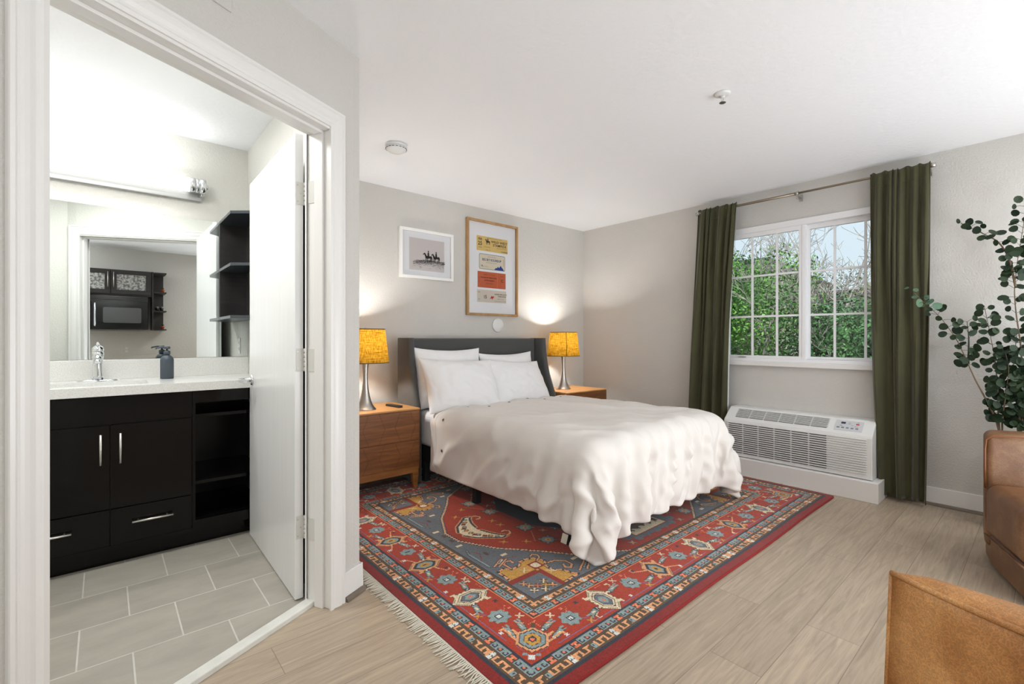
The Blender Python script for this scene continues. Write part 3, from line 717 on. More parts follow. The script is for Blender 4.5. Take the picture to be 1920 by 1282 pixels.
obj('deflector', MB().lathe([(.0165, 2.3925), (.0165, 2.3905)], 2.449, 1.134, 20), M['nickel'], t)
mb = MB().lathe([(.066, 0), (.071, .003), (.072, .009), (.068, .013), (.03, .0145)], n=40, M=Matrix.Translation((3.016, YB, 1.288)) @ Matrix.Rotation(PI/2, 4, 'X'))
tag(obj('round_cover', mb, M['plastic']), 'round white blank cover plate on the wall under the framed ticket print', 'wall cover')

# pictures
def pic_frame(name, label, x0, x1, z0, z1, w, depth, fm):
    t = thing(name, label, 'picture', ((x0+x1)/2, YB-depth/2, z0))
    mb = MB(); y0, y1 = YB-depth, YB-.001
    mb.box(x0, x1, y0, y1, z1-w, z1); mb.box(x0, x1, y0, y1, z0, z0+w); mb.box(x0, x0+w, y0, y1, z0+w, z1-w); mb.box(x1-w, x1, y0, y1, z0+w, z1-w)
    obj('frame', mb, fm, t, bevel=.0015)
    obj('glazing', MB().add([(x0+w-.001, y0+.006, z0+w-.001), (x1-w+.001, y0+.006, z0+w-.001), (x1-w+.001, y0+.006, z1-w+.001), (x0+w-.001, y0+.006, z1-w+.001)], [(0, 1, 2, 3)]), M['pglass'], t)
    obj('mat_board', MB().box(x0+w-.002, x1-w+.002, YB-.009, YB-.004, z0+w-.002, z1-w+.002), M['paper'], t)
    return t
YP = YB-.0095
def wallpoly(mb, pts, k=0): return mb.add([(x, YP-.0004*k, z) for x, z in pts], [tuple(range(len(pts)))])
p1 = pic_frame('framed_print', 'white-framed print of two riders on horseback', 1.913, 2.463, 1.684, 2.121, .026, .03, M['whiteframe'])
pr = obj('print', wallpoly(MB(), [(2.012, 1.760), (2.372, 1.760), (2.372, 2.044), (2.012, 2.044)]), flat('print_paper', (212, 204, 202)), p1, recalc=False)
mb = MB(); random.seed(11)
def stroke(pts, w, k=2):
    for (a, b), (c, d) in zip(pts, pts[1:]):
        L = math.hypot(c-a, d-b) or 1e-6; nx, nz = -(d-b)/L*w/2, (c-a)/L*w/2
        wallpoly(mb, [(a+nx, b+nz), (a-nx, b-nz), (c-nx, d-nz), (c+nx, d+nz)], k)
for k in range(620):   # scribbled hillside
    x = random.uniform(2.04, 2.36); base = 1.862-.12*abs(x-2.2)*(1 if x < 2.2 else .25)
    z = base-abs(random.gauss(0, .024)); l = random.uniform(.008, .03); a = random.uniform(-.5, .5)-(.45 if x > 2.25 and random.random() < .5 else 0)
    if x < 2.07 and random.random() < .6: continue
    stroke([(x, z), (x+l*math.cos(a), z+l*math.sin(a)*.7)], random.uniform(.0005, .0015))
def horse(cx, cz, s):
    def q(pts): wallpoly(mb, [(cx+a*s, cz+b*s) for a, b in pts], 3)
    q([(-.40, .02), (.42, .04), (.46, .20), (.40, .33), (.0, .30), (-.30, .34), (-.42, .22)])       # trunk
    q([(-.42, .18), (-.22, .34), (-.42, .62), (-.54, .60), (-.50, .40)])                             # neck
    q([(-.42, .62), (-.54, .66), (-.74, .44), (-.70, .38), (-.52, .48)])                              # head
    q([(.40, .33), (.50, .28), (.56, -.05), (.50, -.08), (.42, .15)])                                # tail
    for x, k in ((-.36, -.04), (-.22, .03), (.26, -.03), (.38, .04)): q([(x, .1), (x+.11, .1), (x+.08+k, -.42), (x+.01+k, -.42)])
    q([(-.12, .28), (.14, .28), (.12, .62), (.06, .72), (-.06, .72), (-.12, .60)])                     # rider
    q([(-.04, .70), (.06, .70), (.07, .84), (-.05, .84)]); q([(-.14, .83), (.16, .83), (.07, .87), (.05, .95), (-.04, .95), (-.06, .87)])
    q([(-.10, .30), (.08, .30), (.0, -.05), (-.10, -.05)])
horse(2.203, 1.872, .076); horse(2.285, 1.874, .072)
obj('drawing', mb, M['ink'], pr, recalc=False)

p2 = pic_frame('framed_print', 'tall oak-framed print of four rodeo tickets', 2.618, 3.268, 1.380, 2.318, .022, .034, M['oak'])
def ticket(x0, x1, z0, z1, col, r=.002):
    return obj('ticket', wallpoly(MB(), [(x, z) for x, z in rr(x0, x1, z0, z1, r, 4)]), flat('ticket', col), p2, recalc=False)
def letters(par, items, col, k=2):
    mb = MB()
    for s, x, z, size, bold, rot, sx_ in items:
        vv, ff = text(s, size, bold); ca, sa = math.cos(rot), math.sin(rot)
        mb.add([(x+(a*sx_*ca-b*sa), YP-.0004*k, z+(a*sx_*sa+b*ca)) for a, b, c in vv], ff)
    return obj('lettering', mb, flat('ticket_ink', col), par, recalc=False)
BLK = (62, 52, 44)
tk = ticket(2.745, 3.142, 2.020, 2.166, (226, 194, 118))
letters(tk, [('FEB', 2.787, 2.133, .030, True, 0, 1.05), ('25', 2.787, 2.090, .052, True, 0, 1), ('1974', 2.787, 2.052, .015, False, 0, 1.5),
             ('WILD WEST', 3.032, 2.122, .033, True, 0, 1.2), ('STAMPEDE', 3.036, 2.090, .033, True, 0, 1.12), ('ANNUAL RODEO & SHOW', 2.98, 2.152, .011, False, 0, 1.3),
             ('GATES OPEN AT NOON', 3.06, 2.064, .010, False, 0, 1.2), ('EL RANCHO', 2.875, 2.062, .012, False, 0, 1.2), ('1 8 1 7', 2.885, 2.032, .018, False, 0, 1.2), ('NO REFUNDS', 3.098, 2.034, .014, True, 0, 1)], BLK)
mb = MB(); horse(2.884, 2.108, .05); obj('bronco_mark', mb, flat('ticket_ink2', BLK), tk, recalc=False)
tk = ticket(2.776, 3.109, 1.840, 1.992, (84, 92, 110), .014)
obj('inner_panel', wallpoly(MB(), rr(2.780, 3.105, 1.844, 1.988, .012, 4), 1), flat('cream_ticket', (222, 212, 190)), tk, recalc=False)
letters(tk, [('BIG SKY ROUNDUP', 2.935, 1.935, .034, True, 0, .82), ('14', 2.806, 1.872, .026, True, 0, 1), ('ADMIT ONE ADULT', 2.935, 1.966, .010, False, 0, 1.2)], (52, 68, 120))
letters(tk, [('GRANDSTAND SEATING', 2.93, 1.908, .010, False, 0, 1.3), ('ROW 7 SEAT 22', 2.852, 1.868, .010, False, 0, 1), ('MONTANA', 3.088, 1.925, .014, False, PI/2, 1)], (90, 90, 96))
obj('mountains', wallpoly(MB(), [(2.965, 1.845), (2.99, 1.868), (3.0, 1.862), (3.012, 1.882), (3.028, 1.868), (3.05, 1.893), (3.066, 1.874), (3.076, 1.868), (3.094, 1.845)], 2), flat('ticket_blue', (40, 74, 150)), tk, recalc=False)
tk = ticket(2.757, 3.116, 1.657, 1.816, (196, 98, 62))
letters(tk, [('RODEO OF THE PLAINS', 2.895, 1.757, .018, True, 0, 1.05), ('EL PASO MADERO', 2.905, 1.73, .016, True, 0, 1), ('PRESENT THIS TICKET', 2.90, 1.785, .011, False, 0, 1.4),
             ('C', 3.070, 1.737, .042, True, 0, 1.1), ('ADMIT', 3.068, 1.783, .013, False, 0, 1), ('WEST ARENA', 2.905, 1.70, .012, False, 0, 1.2), ('SECTION', 2.775, 1.737, .012, False, PI/2, 1.2)], (88, 40, 30))
mb = MB(); [wallpoly(mb, [(3.005, z), (3.007, z), (3.007, z+.006), (3.005, z+.006)], 2) for z in np.arange(1.665, 1.81, .012)]
obj('perforation', mb, flat('perf', (226, 170, 140)), tk, recalc=False)
tk = ticket(2.752, 3.124, 1.512, 1.636, (216, 206, 192))
letters(tk, [('UNDER THE LIGHTS', 3.05, 1.598, .018, True, 0, 1), ('STEER SHOW', 3.068, 1.577, .018, True, 0, 1), ('15', 2.850, 1.565, .046, True, 0, .95), ('GATE 4 - LOT B', 3.05, 1.55, .010, False, 0, 1.2),
             ('MAY', 2.775, 1.61, .014, False, 0, 1), ('SAT', 2.775, 1.54, .014, False, 0, 1), ('ADVANCE TICKET SALES ONLY', 3.045, 1.528, .009, False, 0, 1.2)], (64, 58, 56))
mb = MB(); wallpoly(mb, [(2.905, 1.548), (2.92, 1.562), (2.932, 1.580), (2.948, 1.572), (2.957, 1.582), (2.962, 1.566), (2.948, 1.556), (2.940, 1.542), (2.930, 1.556)], 2)
obj('bull_mark', mb, flat('ticket_red', (196, 48, 44)), tk, recalc=False)

# ------------------------------------------------------------------ nightstands, lamps, remote
M['acornl'] = mat('scored_joint', (92, 54, 26), .6)
def nightstand(x0, x1, y0, y1, top, label):
    t = thing('nightstand', label, 'nightstand', ((x0+x1)/2, (y0+y1)/2, .012)); zb = .155
    mb = MB(); mb.box(x0, x1, y0+.012, y1, zb, top-.012)
    obj('body', mb, M['acorn'], t, bevel=.002)
    obj('top', MB().box(x0, x1, y0, y1, top-.012, top), M['acorntop'], t, bevel=.002)
    zm = (zb+top-.012)/2+.0
    for k, (a, b) in enumerate(((zb+.03, zm-.002), (zm+.002, top-.016))):
        m = MB().box(x0+.004, x1-.004, y0+.003, y0+.0125, a, b)
        dr = obj('drawer', m, M['acornd'], t, bevel=.001)
        g_ = MB(); hh = (b-a)/2; nx_ = 5
        for i in range(nx_):   # scored joints of the long hexagon veneer
            xc = x0+(x1-x0)*(i+.5)/nx_; sg = 1 if (i+k) % 2 else -1
            zz = [a+.002, (a+b)/2, b-.002]; xx = [xc-sg*.022, xc+sg*.022, xc-sg*.022]
            for (xa, za), (xb, zb_) in ((( xx[0], zz[0]), (xx[1], zz[1])), ((xx[1], zz[1]), (xx[2], zz[2]))):
                wd = .0011; g_.hexa([(xa-wd, y0+.0022, za), (xa+wd, y0+.0022, za), (xa+wd, y0+.0032, za), (xa-wd, y0+.0032, za)], [(xb-wd, y0+.0022, zb_), (xb+wd, y0+.0022, zb_), (xb+wd, y0+.0032, zb_), (xb-wd, y0+.0032, zb_)])
        obj('scored_lines', g_, M['acornl'], dr)
    # base frame and splayed legs
    obj('base_rail', MB().box(x0+.01, x1-.01, y0+.008, y1-.01, zb-.022, zb+.028), M['acorn'], t, bevel=.002)
    for sx_, xx in ((1, x0), (-1, x1)):
        for sy_, yy in ((1, y0), (-1, y1)):
            lx, ly = xx+sx_*.008, yy+sy_*.005
            top4 = [(lx, ly, zb-.02), (lx+sx_*.055, ly, zb-.02), (lx+sx_*.055, ly+sy_*.045, zb-.02), (lx, ly+sy_*.045, zb-.02)]
            bx_, by_ = lx+sx_*.012, ly+sy_*.004
            bot4 = [(bx_, by_, .0135), (bx_+sx_*.026, by_, .0135), (bx_+sx_*.026, by_+sy_*.026, .0135), (bx_, by_+sy_*.026, .0135)]
            obj('leg', MB().hexa(bot4, top4), M['acorn'], t, bevel=.002)
    return t
nightstand(1.205, 1.825, 3.175, 3.64, .622, 'acorn wood nightstand with faceted drawers left of the bed')
nightstand(3.425, 4.04, 3.11, 3.60, .618, 'acorn wood nightstand in the corner right of the bed')
def lamp(cx, cy, z, label, power):
    t = thing('table_lamp', label, 'table lamp', (cx, cy, z))
    prof = [(.079, .001), (.078, .004), (.070, .012), (.055, .034), (.042, .066), (.032, .105), (.0245, .15), (.019, .20), (.017, .235), (.0178, .27), (.021, .31), (.025, .345), (.026, .352), (.010, .356)]
    obj('base', MB().lathe([(r, z+h) for r, h in prof], cx, cy, 40), M['nickel'], t)
    mb = MB().lathe([(.006, z+.355), (.006, z+.40)], cx, cy, 10); mb.lathe([(.017, z+.40), (.017, z+.44)], cx, cy, 16)
    obj('socket', mb, M['nickel'], t)
    zb, zt, rb, rt = z+.352, z+.600, .173, .143
    mb = MB(); n = 56
    P = np.array([[((rb+(rt-rb)*k/6)*math.cos(2*PI*i/n)+cx, (rb+(rt-rb)*k/6)*math.sin(2*PI*i/n)+cy, zb+(zt-zb)*k/6) for k in range(7)] for i in range(n)])
    mb.grid(P, close_u=True); sh = obj('shade', mb, M['shade'], t, recalc=False)
    b = MB()
    for (r0, zz) in ((rb, zb), (rt, zt)):
        b.lathe([(r0+.0012, zz-.004), (r0+.0012, zz+.004), (r0-.0015, zz+.004), (r0-.0015, zz-.004), (r0+.0012, zz-.004)], cx, cy, 56, close=False)
    a = -2.2 if cx > 3 else 2.6
    b.tube([(cx+(rb+.0015)*math.cos(a), cy+(rb+.0015)*math.sin(a), zb), (cx+(rt+.0015)*math.cos(a), cy+(rt+.0015)*math.sin(a), zt)], .003, 6)
    obj('shade_trim', b, M['shadeband'], sh)
    s = MB(); s.tube([(cx, cy, z+.44), (cx+.03, cy, z+.46), (cx+.05, cy, z+.53), (cx+.03, cy, z+.585), (cx, cy, z+.598)], .0018, 6); s.tube([(cx, cy, z+.44), (cx-.03, cy, z+.46), (cx-.05, cy, z+.53), (cx-.03, cy, z+.585), (cx, cy, z+.598)], .0018, 6)
    for k in range(3):
        a = k*2*PI/3; s.tube([(cx, cy, z+.592), (cx+rt*math.cos(a), cy+rt*math.sin(a), z+.596)], .0018, 6)
    s.lathe([(.006, z+.598), (.008, z+.606), (.004, z+.615)], cx, cy, 12)
    obj('harp', s, M['nickel'], t)
    obj('bulb', MB().lathe([(.012, z+.44), (.014, z+.455), (.020, z+.48), (.022, z+.50), (.016, z+.515), (.006, z+.522)], cx, cy, 20), M['bulb'], t)
    light('lamp_bulb_light', 'POINT', (cx, cy, z+.50), power, (1, .985, .96), radius=.034)
    c = MB(); c.tube([(cx+.07, cy+.03, z+.006), (cx+.02, cy+.12, z+.006), (cx-.06, cy+.15, z+.03), (cx-.09, cy+.19, z+.01)], .003, 6)
    obj('power_cord', c, M['plastic'], t)
    return t
lamp(1.472, 3.37, .622, 'table lamp with amber burlap shade on the left nightstand', 26)
lamp(3.675, 3.40, .618, 'table lamp with amber burlap shade on the right nightstand', 26)
M['bulb'].node_tree.nodes['Principled BSDF'].inputs['Emission Strength'].default_value = 6
rm = thing('remote_control', 'slim black remote control lying on the left nightstand', 'remote control', (1.70, 3.36, .622))
u_ = Vector((.16, -.987, 0)); v_ = Vector((.987, .16, 0)); c_ = Vector((1.70, 3.36, 0))
def rp(a, b, z): p = c_+u_*a+v_*b; return (p.x, p.y, z)
pl = rr(-.09, .09, -.021, .021, .014)
mb = MB(); mb.add([rp(a, b, .6225) for a, b in pl]+[rp(a, b*.95, .638) for a, b in pl], [tuple(range(len(pl)-1, -1, -1)), tuple(range(len(pl), 2*len(pl)))]+[(i, (i+1) % len(pl), len(pl)+(i+1) % len(pl), len(pl)+i) for i in range(len(pl))])
obj('casing', mb, M['remote'], rm, bevel=.002)
mb = MB()
for i in range(6):
    for j in (-1, 0, 1):
        p = rp(.055-i*.018, j*.011, .6382); mb.lathe([(.0038, p[2]), (.0034, p[2]+.0012)], p[0], p[1], 10)
obj('buttons', mb, M['plasticd'], rm)

# ------------------------------------------------------------------ rug (hand-knotted: one colour per knot)
RX0, RX1, RY0, RY1 = .973, 4.003, 1.041, 3.481
def rug_pattern(nx, ny):
    hx, hy = nx//2, ny//2; cs = (RX1-RX0)/nx
    U, V = np.meshgrid((np.arange(hx)+.5)*cs, (np.arange(hy)+.5)*cs)      # quarter
    img = np.zeros((hy, hx, 3)); 
    pal = {k: np.array(lin(v)) for k, v in dict(dred=(128, 26, 20), red=(166, 52, 26), navy=(44, 50, 62), brown=(88, 70, 52), peach=(222, 160, 112), cream=(222, 206, 174),
           blue=(134, 152, 152), slate=(100, 105, 112), gold=(198, 148, 62), coral=(226, 118, 84), purple=(120, 100, 136), white=(214, 216, 212), line=(236, 134, 92), rust=(138, 40, 22)).items()}
    def put(m, c): img[m] = pal[c]
    d = np.minimum(U, V); w = np.maximum(U, V); bot = U > V
    put(d < 9, 'dred')
    put(d > .042, 'navy'); put(d > .053, 'brown'); put(d > .059, 'peach'); put(d > .098, 'brown'); put(d > .108, 'blue'); put(d > .143, 'navy'); put(d > .154, 'red')
    put(d > .345, 'line'); put(d > .351, 'brown'); put(d > .357, 'blue'); put(d > .390, 'brown'); put(d > .398, 'peach'); put(d > .434, 'brown'); put(d > .445, 'navy'); put(d > .452, 'slate')
    # guard stripes
    def guard(c0, c1, per, ph):
        mid = (c0+c1)/2; h = (c1-c0)/2; t = (d-mid)/h; band = (np.abs(t) < 1) & (w > c0)
        a = ((w-ph) % per)/per
        return t, a, band
    for c0, c1, P_, ph in ((.059, .098, .24, .284), (.398, .434, .24, .50)):
        t, a, b = guard(c0, c1, P_, ph)
        put(b & (np.abs(a-.5) < .44) & (np.abs(t) > .72), 'brown')
        for k, ce in enumerate((.15, .27, .39, .61, .73, .85)):
            q = np.abs(a-ce) < .028; put(b & q & (t*(1 if k % 2 else -1) > -.35), 'brown'); put(b & (np.abs(a-ce-.03) < .012) & (np.abs(t) < .5), 'brown')
        put(b & (np.abs(a-.5) < .05), 'brown'); put(b & (np.abs(a-.5) < .038) & (np.abs(t) < .7), 'blue'); put(b & (np.abs(a-.5) < .012) & (np.abs(t) < .25), 'navy')
        aa = np.minimum(a, 1-a); put(b & (aa < .052), 'brown')
        put(b & (aa < .045) & (np.abs(np.abs(t)-.5) < .34), 'white'); put(b & (aa < .018), 'white'); put(b & (aa < .008) & (np.abs(t) < .3), 'slate')
    for c0, c1, P_, ph in ((.108, .143, .13, .095+.13), (.357, .390, .13, .371)):
        t, a, b = guard(c0, c1, P_, ph)
        for ce in (.28, .5, .72):
            q = np.abs(a-ce); put(b & (q < .075) & (np.abs(t) < .66), 'navy'); put(b & (q < .04) & (np.abs(t) < .36), 'blue'); put(b & (q < .075) & (a > ce) & (t > .1) & (t < .45), 'blue')
        put(b & (np.abs(a-.5) < .028) & (np.abs(t) < .3), 'coral')
        aa = np.minimum(a, 1-a); put(b & (aa < .14), 'navy'); put(b & (aa < .10) & (np.abs(t) < .85), 'coral'); put(b & (aa < .10) & (aa > .05) & (np.abs(t) < .3), 'brown'); put(b & (aa < .03) & (np.abs(t) < .28), 'peach')
    # thin purple line with breaks
    pw = (np.abs(d-.171) < .0026) & (w > .25) & (((w-.25) % .4) > .06); put(pw, 'purple')
    put((np.abs(d-.181) < .003) & (w < .27) & (w > .19) & (((w*200).astype(int)) % 2 == 0), 'purple')
    # main border motifs in (along a, across b)
    def local(cx, side):
        if side == 'b': return U-cx, V-.247
        return V-cx, U-.247
    inb = (d > .154) & (d < .345)
    def hexm(a, b, A_, B_): return np.maximum(np.abs(b)/B_, np.abs(a)/A_*.62+np.abs(b)/B_*.62)
    def medallion(a, b, scheme, dm=inb):
        m = np.maximum(np.abs(a)/.052, (np.abs(a)/.052)*.55+np.abs(b)/.088)
        ser = 1.02+.10*(((np.abs(a)+np.abs(b))*100).astype(int) % 2)
        fr, ri, ce, co = scheme
        put(dm & (m < ser), 'brown'); put(dm & (m < ser-.06), fr); put(dm & (m < .76), 'brown'); put(dm & (m < .70), fr if fr == 'cream' else 'navy'); put(dm & (m < .60), 'navy'); put(dm & (m < .54), ri); put(dm & (m < .34), ce); put(dm & (m < .14), co)
        # hooked arms
        for s in (-1, 1):
            put(dm & (np.abs(a*s-.062) < .016) & (np.abs(b*s-.028-(a*s-.062)*.3) < .0045), fr)
            put(dm & (np.abs(a*s-.085) < .032) & (np.abs(b*s-.038-(a*s-.085)*.5) < .0035), fr)
            put(dm & (np.abs(a*s-.118) < .004) & (np.abs(b*s-.062) < .012), fr); put(dm & (np.abs(a*s-.112) < .010) & (np.abs(b*s-.074) < .004), fr)
            put(dm & (np.abs(a*s+.05) < .014) & (np.abs(b*s-.05) < .006), fr); put(dm & (np.abs(a*s+.06) < .006) & (np.abs(b*s-.060) < .008), fr)
            put(dm & (np.abs(a) < .006) & (np.abs(b*s-.090) < .008), fr)
    def star(a, b, dm=inb):
        sp = (np.abs(a) < .036) & (np.abs(b) < .036); r = np.abs(a)+np.abs(b)
        big = (r < .052) | (sp & (np.abs(np.abs(a)-np.abs(b)) < .014)) | ((np.abs(a) < .022) & (np.abs(b) < .030)) | ((np.abs(b) < .022) & (np.abs(a) < .034))
        put(dm & (r < .062) & (np.maximum(np.abs(a), np.abs(b)) < .042), 'brown'); put(dm & big, 'blue')
        put(dm & (np.maximum(np.abs(a), np.abs(b)) < .015), 'navy'); put(dm & (np.abs(np.abs(a)-.006) < .0035) & (np.abs(b) < .010), 'white'); put(dm & (np.abs(a) < .008) & (np.abs(b) < .003), 'white')
    def flower(a, b, s, dm=inb):
        a, b = a*s, b*s
        r = (np.abs(a) < .030-.35*np.abs(b)) & (np.abs(b) < .024)
        put(dm & (np.abs(a+b*.4) < .036) & (np.abs(b-a*.3) < .016), 'brown')
        put(dm & (np.abs(a+b*.4) < .030) & (np.abs(b-a*.3) < .011), 'blue'); put(dm & (np.abs(a-.034) < .010) & (np.abs(b-.018) < .005), 'blue'); put(dm & (np.abs(a-.034) < .010) & (np.abs(b) < .004), 'blue')
        put(dm & (np.abs(a+.032) < .009) & (np.abs(b+.010) < .008), 'navy'); put(dm & (np.abs(a+.034) < .004) & (np.abs(b+.010) < .006), 'white'); put(dm & (np.abs(a) < .010) & (np.abs(b) < .003), 'cream')
    def cross(a, b, c, r=.013, dm=inb): put(dm & (np.abs(np.abs(a)-np.abs(b)) < .005) & (np.maximum(np.abs(a), np.abs(b)) < r), c); put(dm & (np.abs(a)+np.abs(b) < .007), c)
    def dash(a, b, x0, y0, x1, y1, c, wd=.0025, dm=inb, dot=False):
        L2 = (x1-x0)**2+(y1-y0)**2; tt = np.clip(((a-x0)*(x1-x0)+(b-y0)*(y1-y0))/L2, 0, 1)
        q = (a-x0-tt*(x1-x0))**2+(b-y0-tt*(y1-y0))**2 < wd**2
        if dot: q &= ((tt*math.sqrt(L2)/.0055).astype(int) % 2 == 0)
        put(dm & q, c)
    S1 = ('cream', 'slate', 'blue', 'coral'); S2 = ('peach', 'blue', 'gold', 'navy')
    for side in ('b', 'l'):
        cents = [.254, .675, 1.093, 1.515] if side == 'b' else [.254, .646, 1.035, 1.425]
        for i in range(1, 4):
            a, b = local(cents[i], side)
            sgn = 1 if i % 2 else -1
            medallion(a, b*sgn, S1 if i % 2 else S2, inb & (w > .34))
        for i in range(3):
            a, b = local((cents[i]+cents[i+1])/2, side); dm = inb & (w > .30)
            star(a, b-.005, dm)
            flower(a+.105, b-.032, 1, dm); flower(a-.105, b+.032, -1, dm)
            if i == 0: flower(a+.105, b+.03, 1, dm)
            cross(a-.055, b+.062, 'gold', .014, dm); cross(a+.05, b-.072, 'cream', .014, dm); cross(a-.02, b-.075, 'coral', .007, dm); cross(a+.09, b+.06, 'white', .008, dm); cross(a-.10, b-.065, 'navy', .010, dm)
            dash(a, b, .045, .072, .015, .040, 'line', .003, dm, True); dash(a, b, -.075, .03, -.10, .05, 'line', .002, dm); dash(a, b, .04, -.03, .075, -.06, 'purple', .0025, dm)
            dash(a, b, -.16, .085, -.12, .085, 'line', .002, dm, True)
    # corner medallion on the diagonal
    a, b = (U-.254), (V-.254); a2, b2 = (a-b)*.7071, (a+b)*.7071; dm = inb & (w < .345)
    m = np.maximum(np.abs(a2)/.062, np.abs(a2)/.062*.55+np.abs(b2)/.074)
    put(dm & (m < 1.05), 'brown'); put(dm & (m < 1.0), 'peach'); put(dm & (m < .84), 'navy'); put(dm & (m < .76), 'blue'); put(dm & (m < .54), 'brown'); put(dm & (m < .50), 'gold'); put(dm & (m < .26), 'navy'); put(dm & (m < .14), 'coral')
    for s in (-1, 1):
        dash(a2*s, b2, .058, -.012, .115, .055, 'peach', .0045, inb); dash(a2*s, b2, .115, .055, .128, .045, 'peach', .004, inb); dash(a2*s, b2, .06, .03, .078, .05, 'peach', .006, inb)
    put(inb & (np.abs(a2) < .012) & (np.abs(b2+.10) < .012), 'white'); put(inb & (np.abs(np.abs(a2)-.024) < .008) & (np.abs(b2+.085) < .006), 'blue')
    put(inb & (np.abs(a2) < .008) & (np.abs(b2-.088) < .014), 'brown')
    # ---------------- field
    fld = (d > .452)
    def inside(poly):
        m = np.zeros(U.shape, bool); n = len(poly)
        for i in range(n):
            (x0, y0), (x1, y1) = poly[i], poly[(i+1) % n]
            c = ((y0 > V) != (y1 > V)); xx = (x1-x0)*(V-y0)/((y1-y0) if abs(y1-y0) > 1e-9 else 1e-9)+x0
            m ^= c & (U < xx)
        return m
    def nearline(poly, wd, closed=False):
        m = np.full(U.shape, 9.); s = np.zeros(U.shape); acc = 0
        pts = poly+[poly[0]] if closed else poly
        for (x0, y0), (x1, y1) in zip(pts, pts[1:]):
            L = math.hypot(x1-x0, y1-y0); tt = np.clip(((U-x0)*(x1-x0)+(V-y0)*(y1-y0))/L/L, 0, 1)
            q = np.hypot(U-x0-tt*(x1-x0), V-y0-tt*(y1-y0)); k = q < m; m = np.where(k, q, m); s = np.where(k, acc+tt*L, s); acc += L
        return m, s
    hb = [(.533, 1.4), (.533, 1.152), (.638, .945), (.791, .768), (.893, .628), (1.184, .440)]
    redf = inside(hb+[(1.184, .2), (1.7, .2), (1.7, 1.4)]); put(fld & redf, 'rust'); img[fld & redf] = lin((158, 49, 24))
    m, s = nearline(hb, 0); t_ = ((s/.011).astype(int) % 2 == 0)
    put(fld & (m < .011), 'navy'); put(fld & (m < .007) & t_, 'cream'); put(fld & (m < .003), 'peach')
    # gold creature round the corner diamond
    g = [(.478, .735), (.52, .745), (.548, .712), (.60, .716), (.625, .742), (.668, .748), (.715, .725), (.735, .672), (.700, .625), (.700, .575), (.735, .548), (.748, .500), (.765, .470), (.62, .455), (.47, .62)]
    gi = inside(g); m, s = nearline(g, 0, True)
    put(fld & gi, 'gold'); put(fld & (m < .009), 'navy'); put(fld & (m < .006) & ((s/.010).astype(int) % 4 != 0), 'peach')
    dia = [(.45, .632), (.622, .632), (.66, .600), (.66, .44), (.44, .44)]
    jag = .016*(((w*60).astype(int)) % 2)
    q = (U < .648+jag*.8) & (V < .620+jag*.8); put(fld & q, 'rust')
    q = (U < .628) & (V < .602); put(fld & q, 'slate')
    for cx, cy, c in ((.50, .50, 'cream'), (.545, .475, 'cream'), (.575, .50, 'gold'), (.51, .545, 'peach'), (.59, .53, 'cream'), (.54, .52, 'coral'), (.60, .48, 'peach'), (.50, .575, 'peach')):
        a, b = U-cx, V-cy; dm = fld; put(dm & (np.abs(a)+np.abs(b) < .024), 'brown'); cross(a, b, c, .016, dm)
    a, b = U-.668, V-.668; put(fld & (np.maximum(np.abs(a), np.abs(b)) < .034), 'rust'); put(fld & (np.maximum(np.abs(a), np.abs(b)) < .024) & (np.abs(a)+np.abs(b) < .036), 'cream')
    for cx, cy in ((.59, .665), (.69, .58)): cross(U-cx, V-cy, 'cream', .018, fld)
    def poly_line(pts, c, wd, out='navy'):
        m, s = nearline(pts, 0); put(fld & (m < wd+.0045), out); put(fld & (m < wd), c)
    poly_line([(.55, .72), (.548, .775), (.575, .795), (.60, .785), (.597, .762)], 'peach', .0055)
    poly_line([(.735, .645), (.775, .640), (.815, .60), (.815, .555), (.785, .535), (.765, .555), (.78, .58)], 'peach', .0055)
    poly_line([(.71, .70), (.74, .715), (.752, .74), (.735, .765), (.715, .755)], 'peach', .005)
    poly_line([(.50, .79), (.585, .835), (.60, .815), (.52, .775)], 'peach', .0045); poly_line([(.53, .795), (.578, .82)], 'white', .003)
    poly_line([(.80, .49), (.90, .545), (.92, .525), (.84, .475)], 'peach', .0045); poly_line([(.84, .495), (.895, .527)], 'blue', .004)
    poly_line([(.48, .87), (.50, .90), (.53, .95), (.51, .99)], 'rust', .002, 'slate'); poly_line([(.48, .80), (.48, .98), (.50, 1.03)], 'blue', .003)
    for cx, cy, c in ((.62, .86, 'cream'), (.87, .59, 'cream'), (.50, 1.10, 'cream'), (.98, .50, 'cream')):
        a, b = U-cx, V-cy; put(fld & ~redf & (np.abs(a) < .024) & (np.abs(b) < .012), 'brown'); put(fld & ~redf & (np.abs(a) < .019) & (np.abs(b) < .008), c)
    for cx, cy in ((.555, .93), (.505, 1.18), (.93, .54)):
        a, b = U-cx, V-cy; put(fld & ~redf & (np.abs(a) < .010) & (np.abs(b) < .020), 'brown')
    poly_line([(.56, .85), (.60, .82), (.66, .80)], 'rust', .0022, 'slate')
    # cartouche on the left axis (half of it; mirrored)
    ca = [(.600, 1.25), (.600, 1.19), (.640, 1.12), (.700, 1.075), (.752, 1.03), (.790, 1.035), (.760, 1.075), (.735, 1.13), (.72, 1.19), (.70, 1.25)]
    ci = inside(ca); m, s = nearline(ca[1:-1], 0); put(fld & (m < .012) & redf, 'brown'); put(fld & ci, 'cream'); put(fld & (m < .005), 'navy'); put(fld & (np.abs(m-.013) < .003) & ~ci & redf, 'peach')
    poly_line([(.788, 1.035), (.825, 1.045), (.842, 1.075), (.825, 1.10), (.80, 1.095)], 'peach', .006)
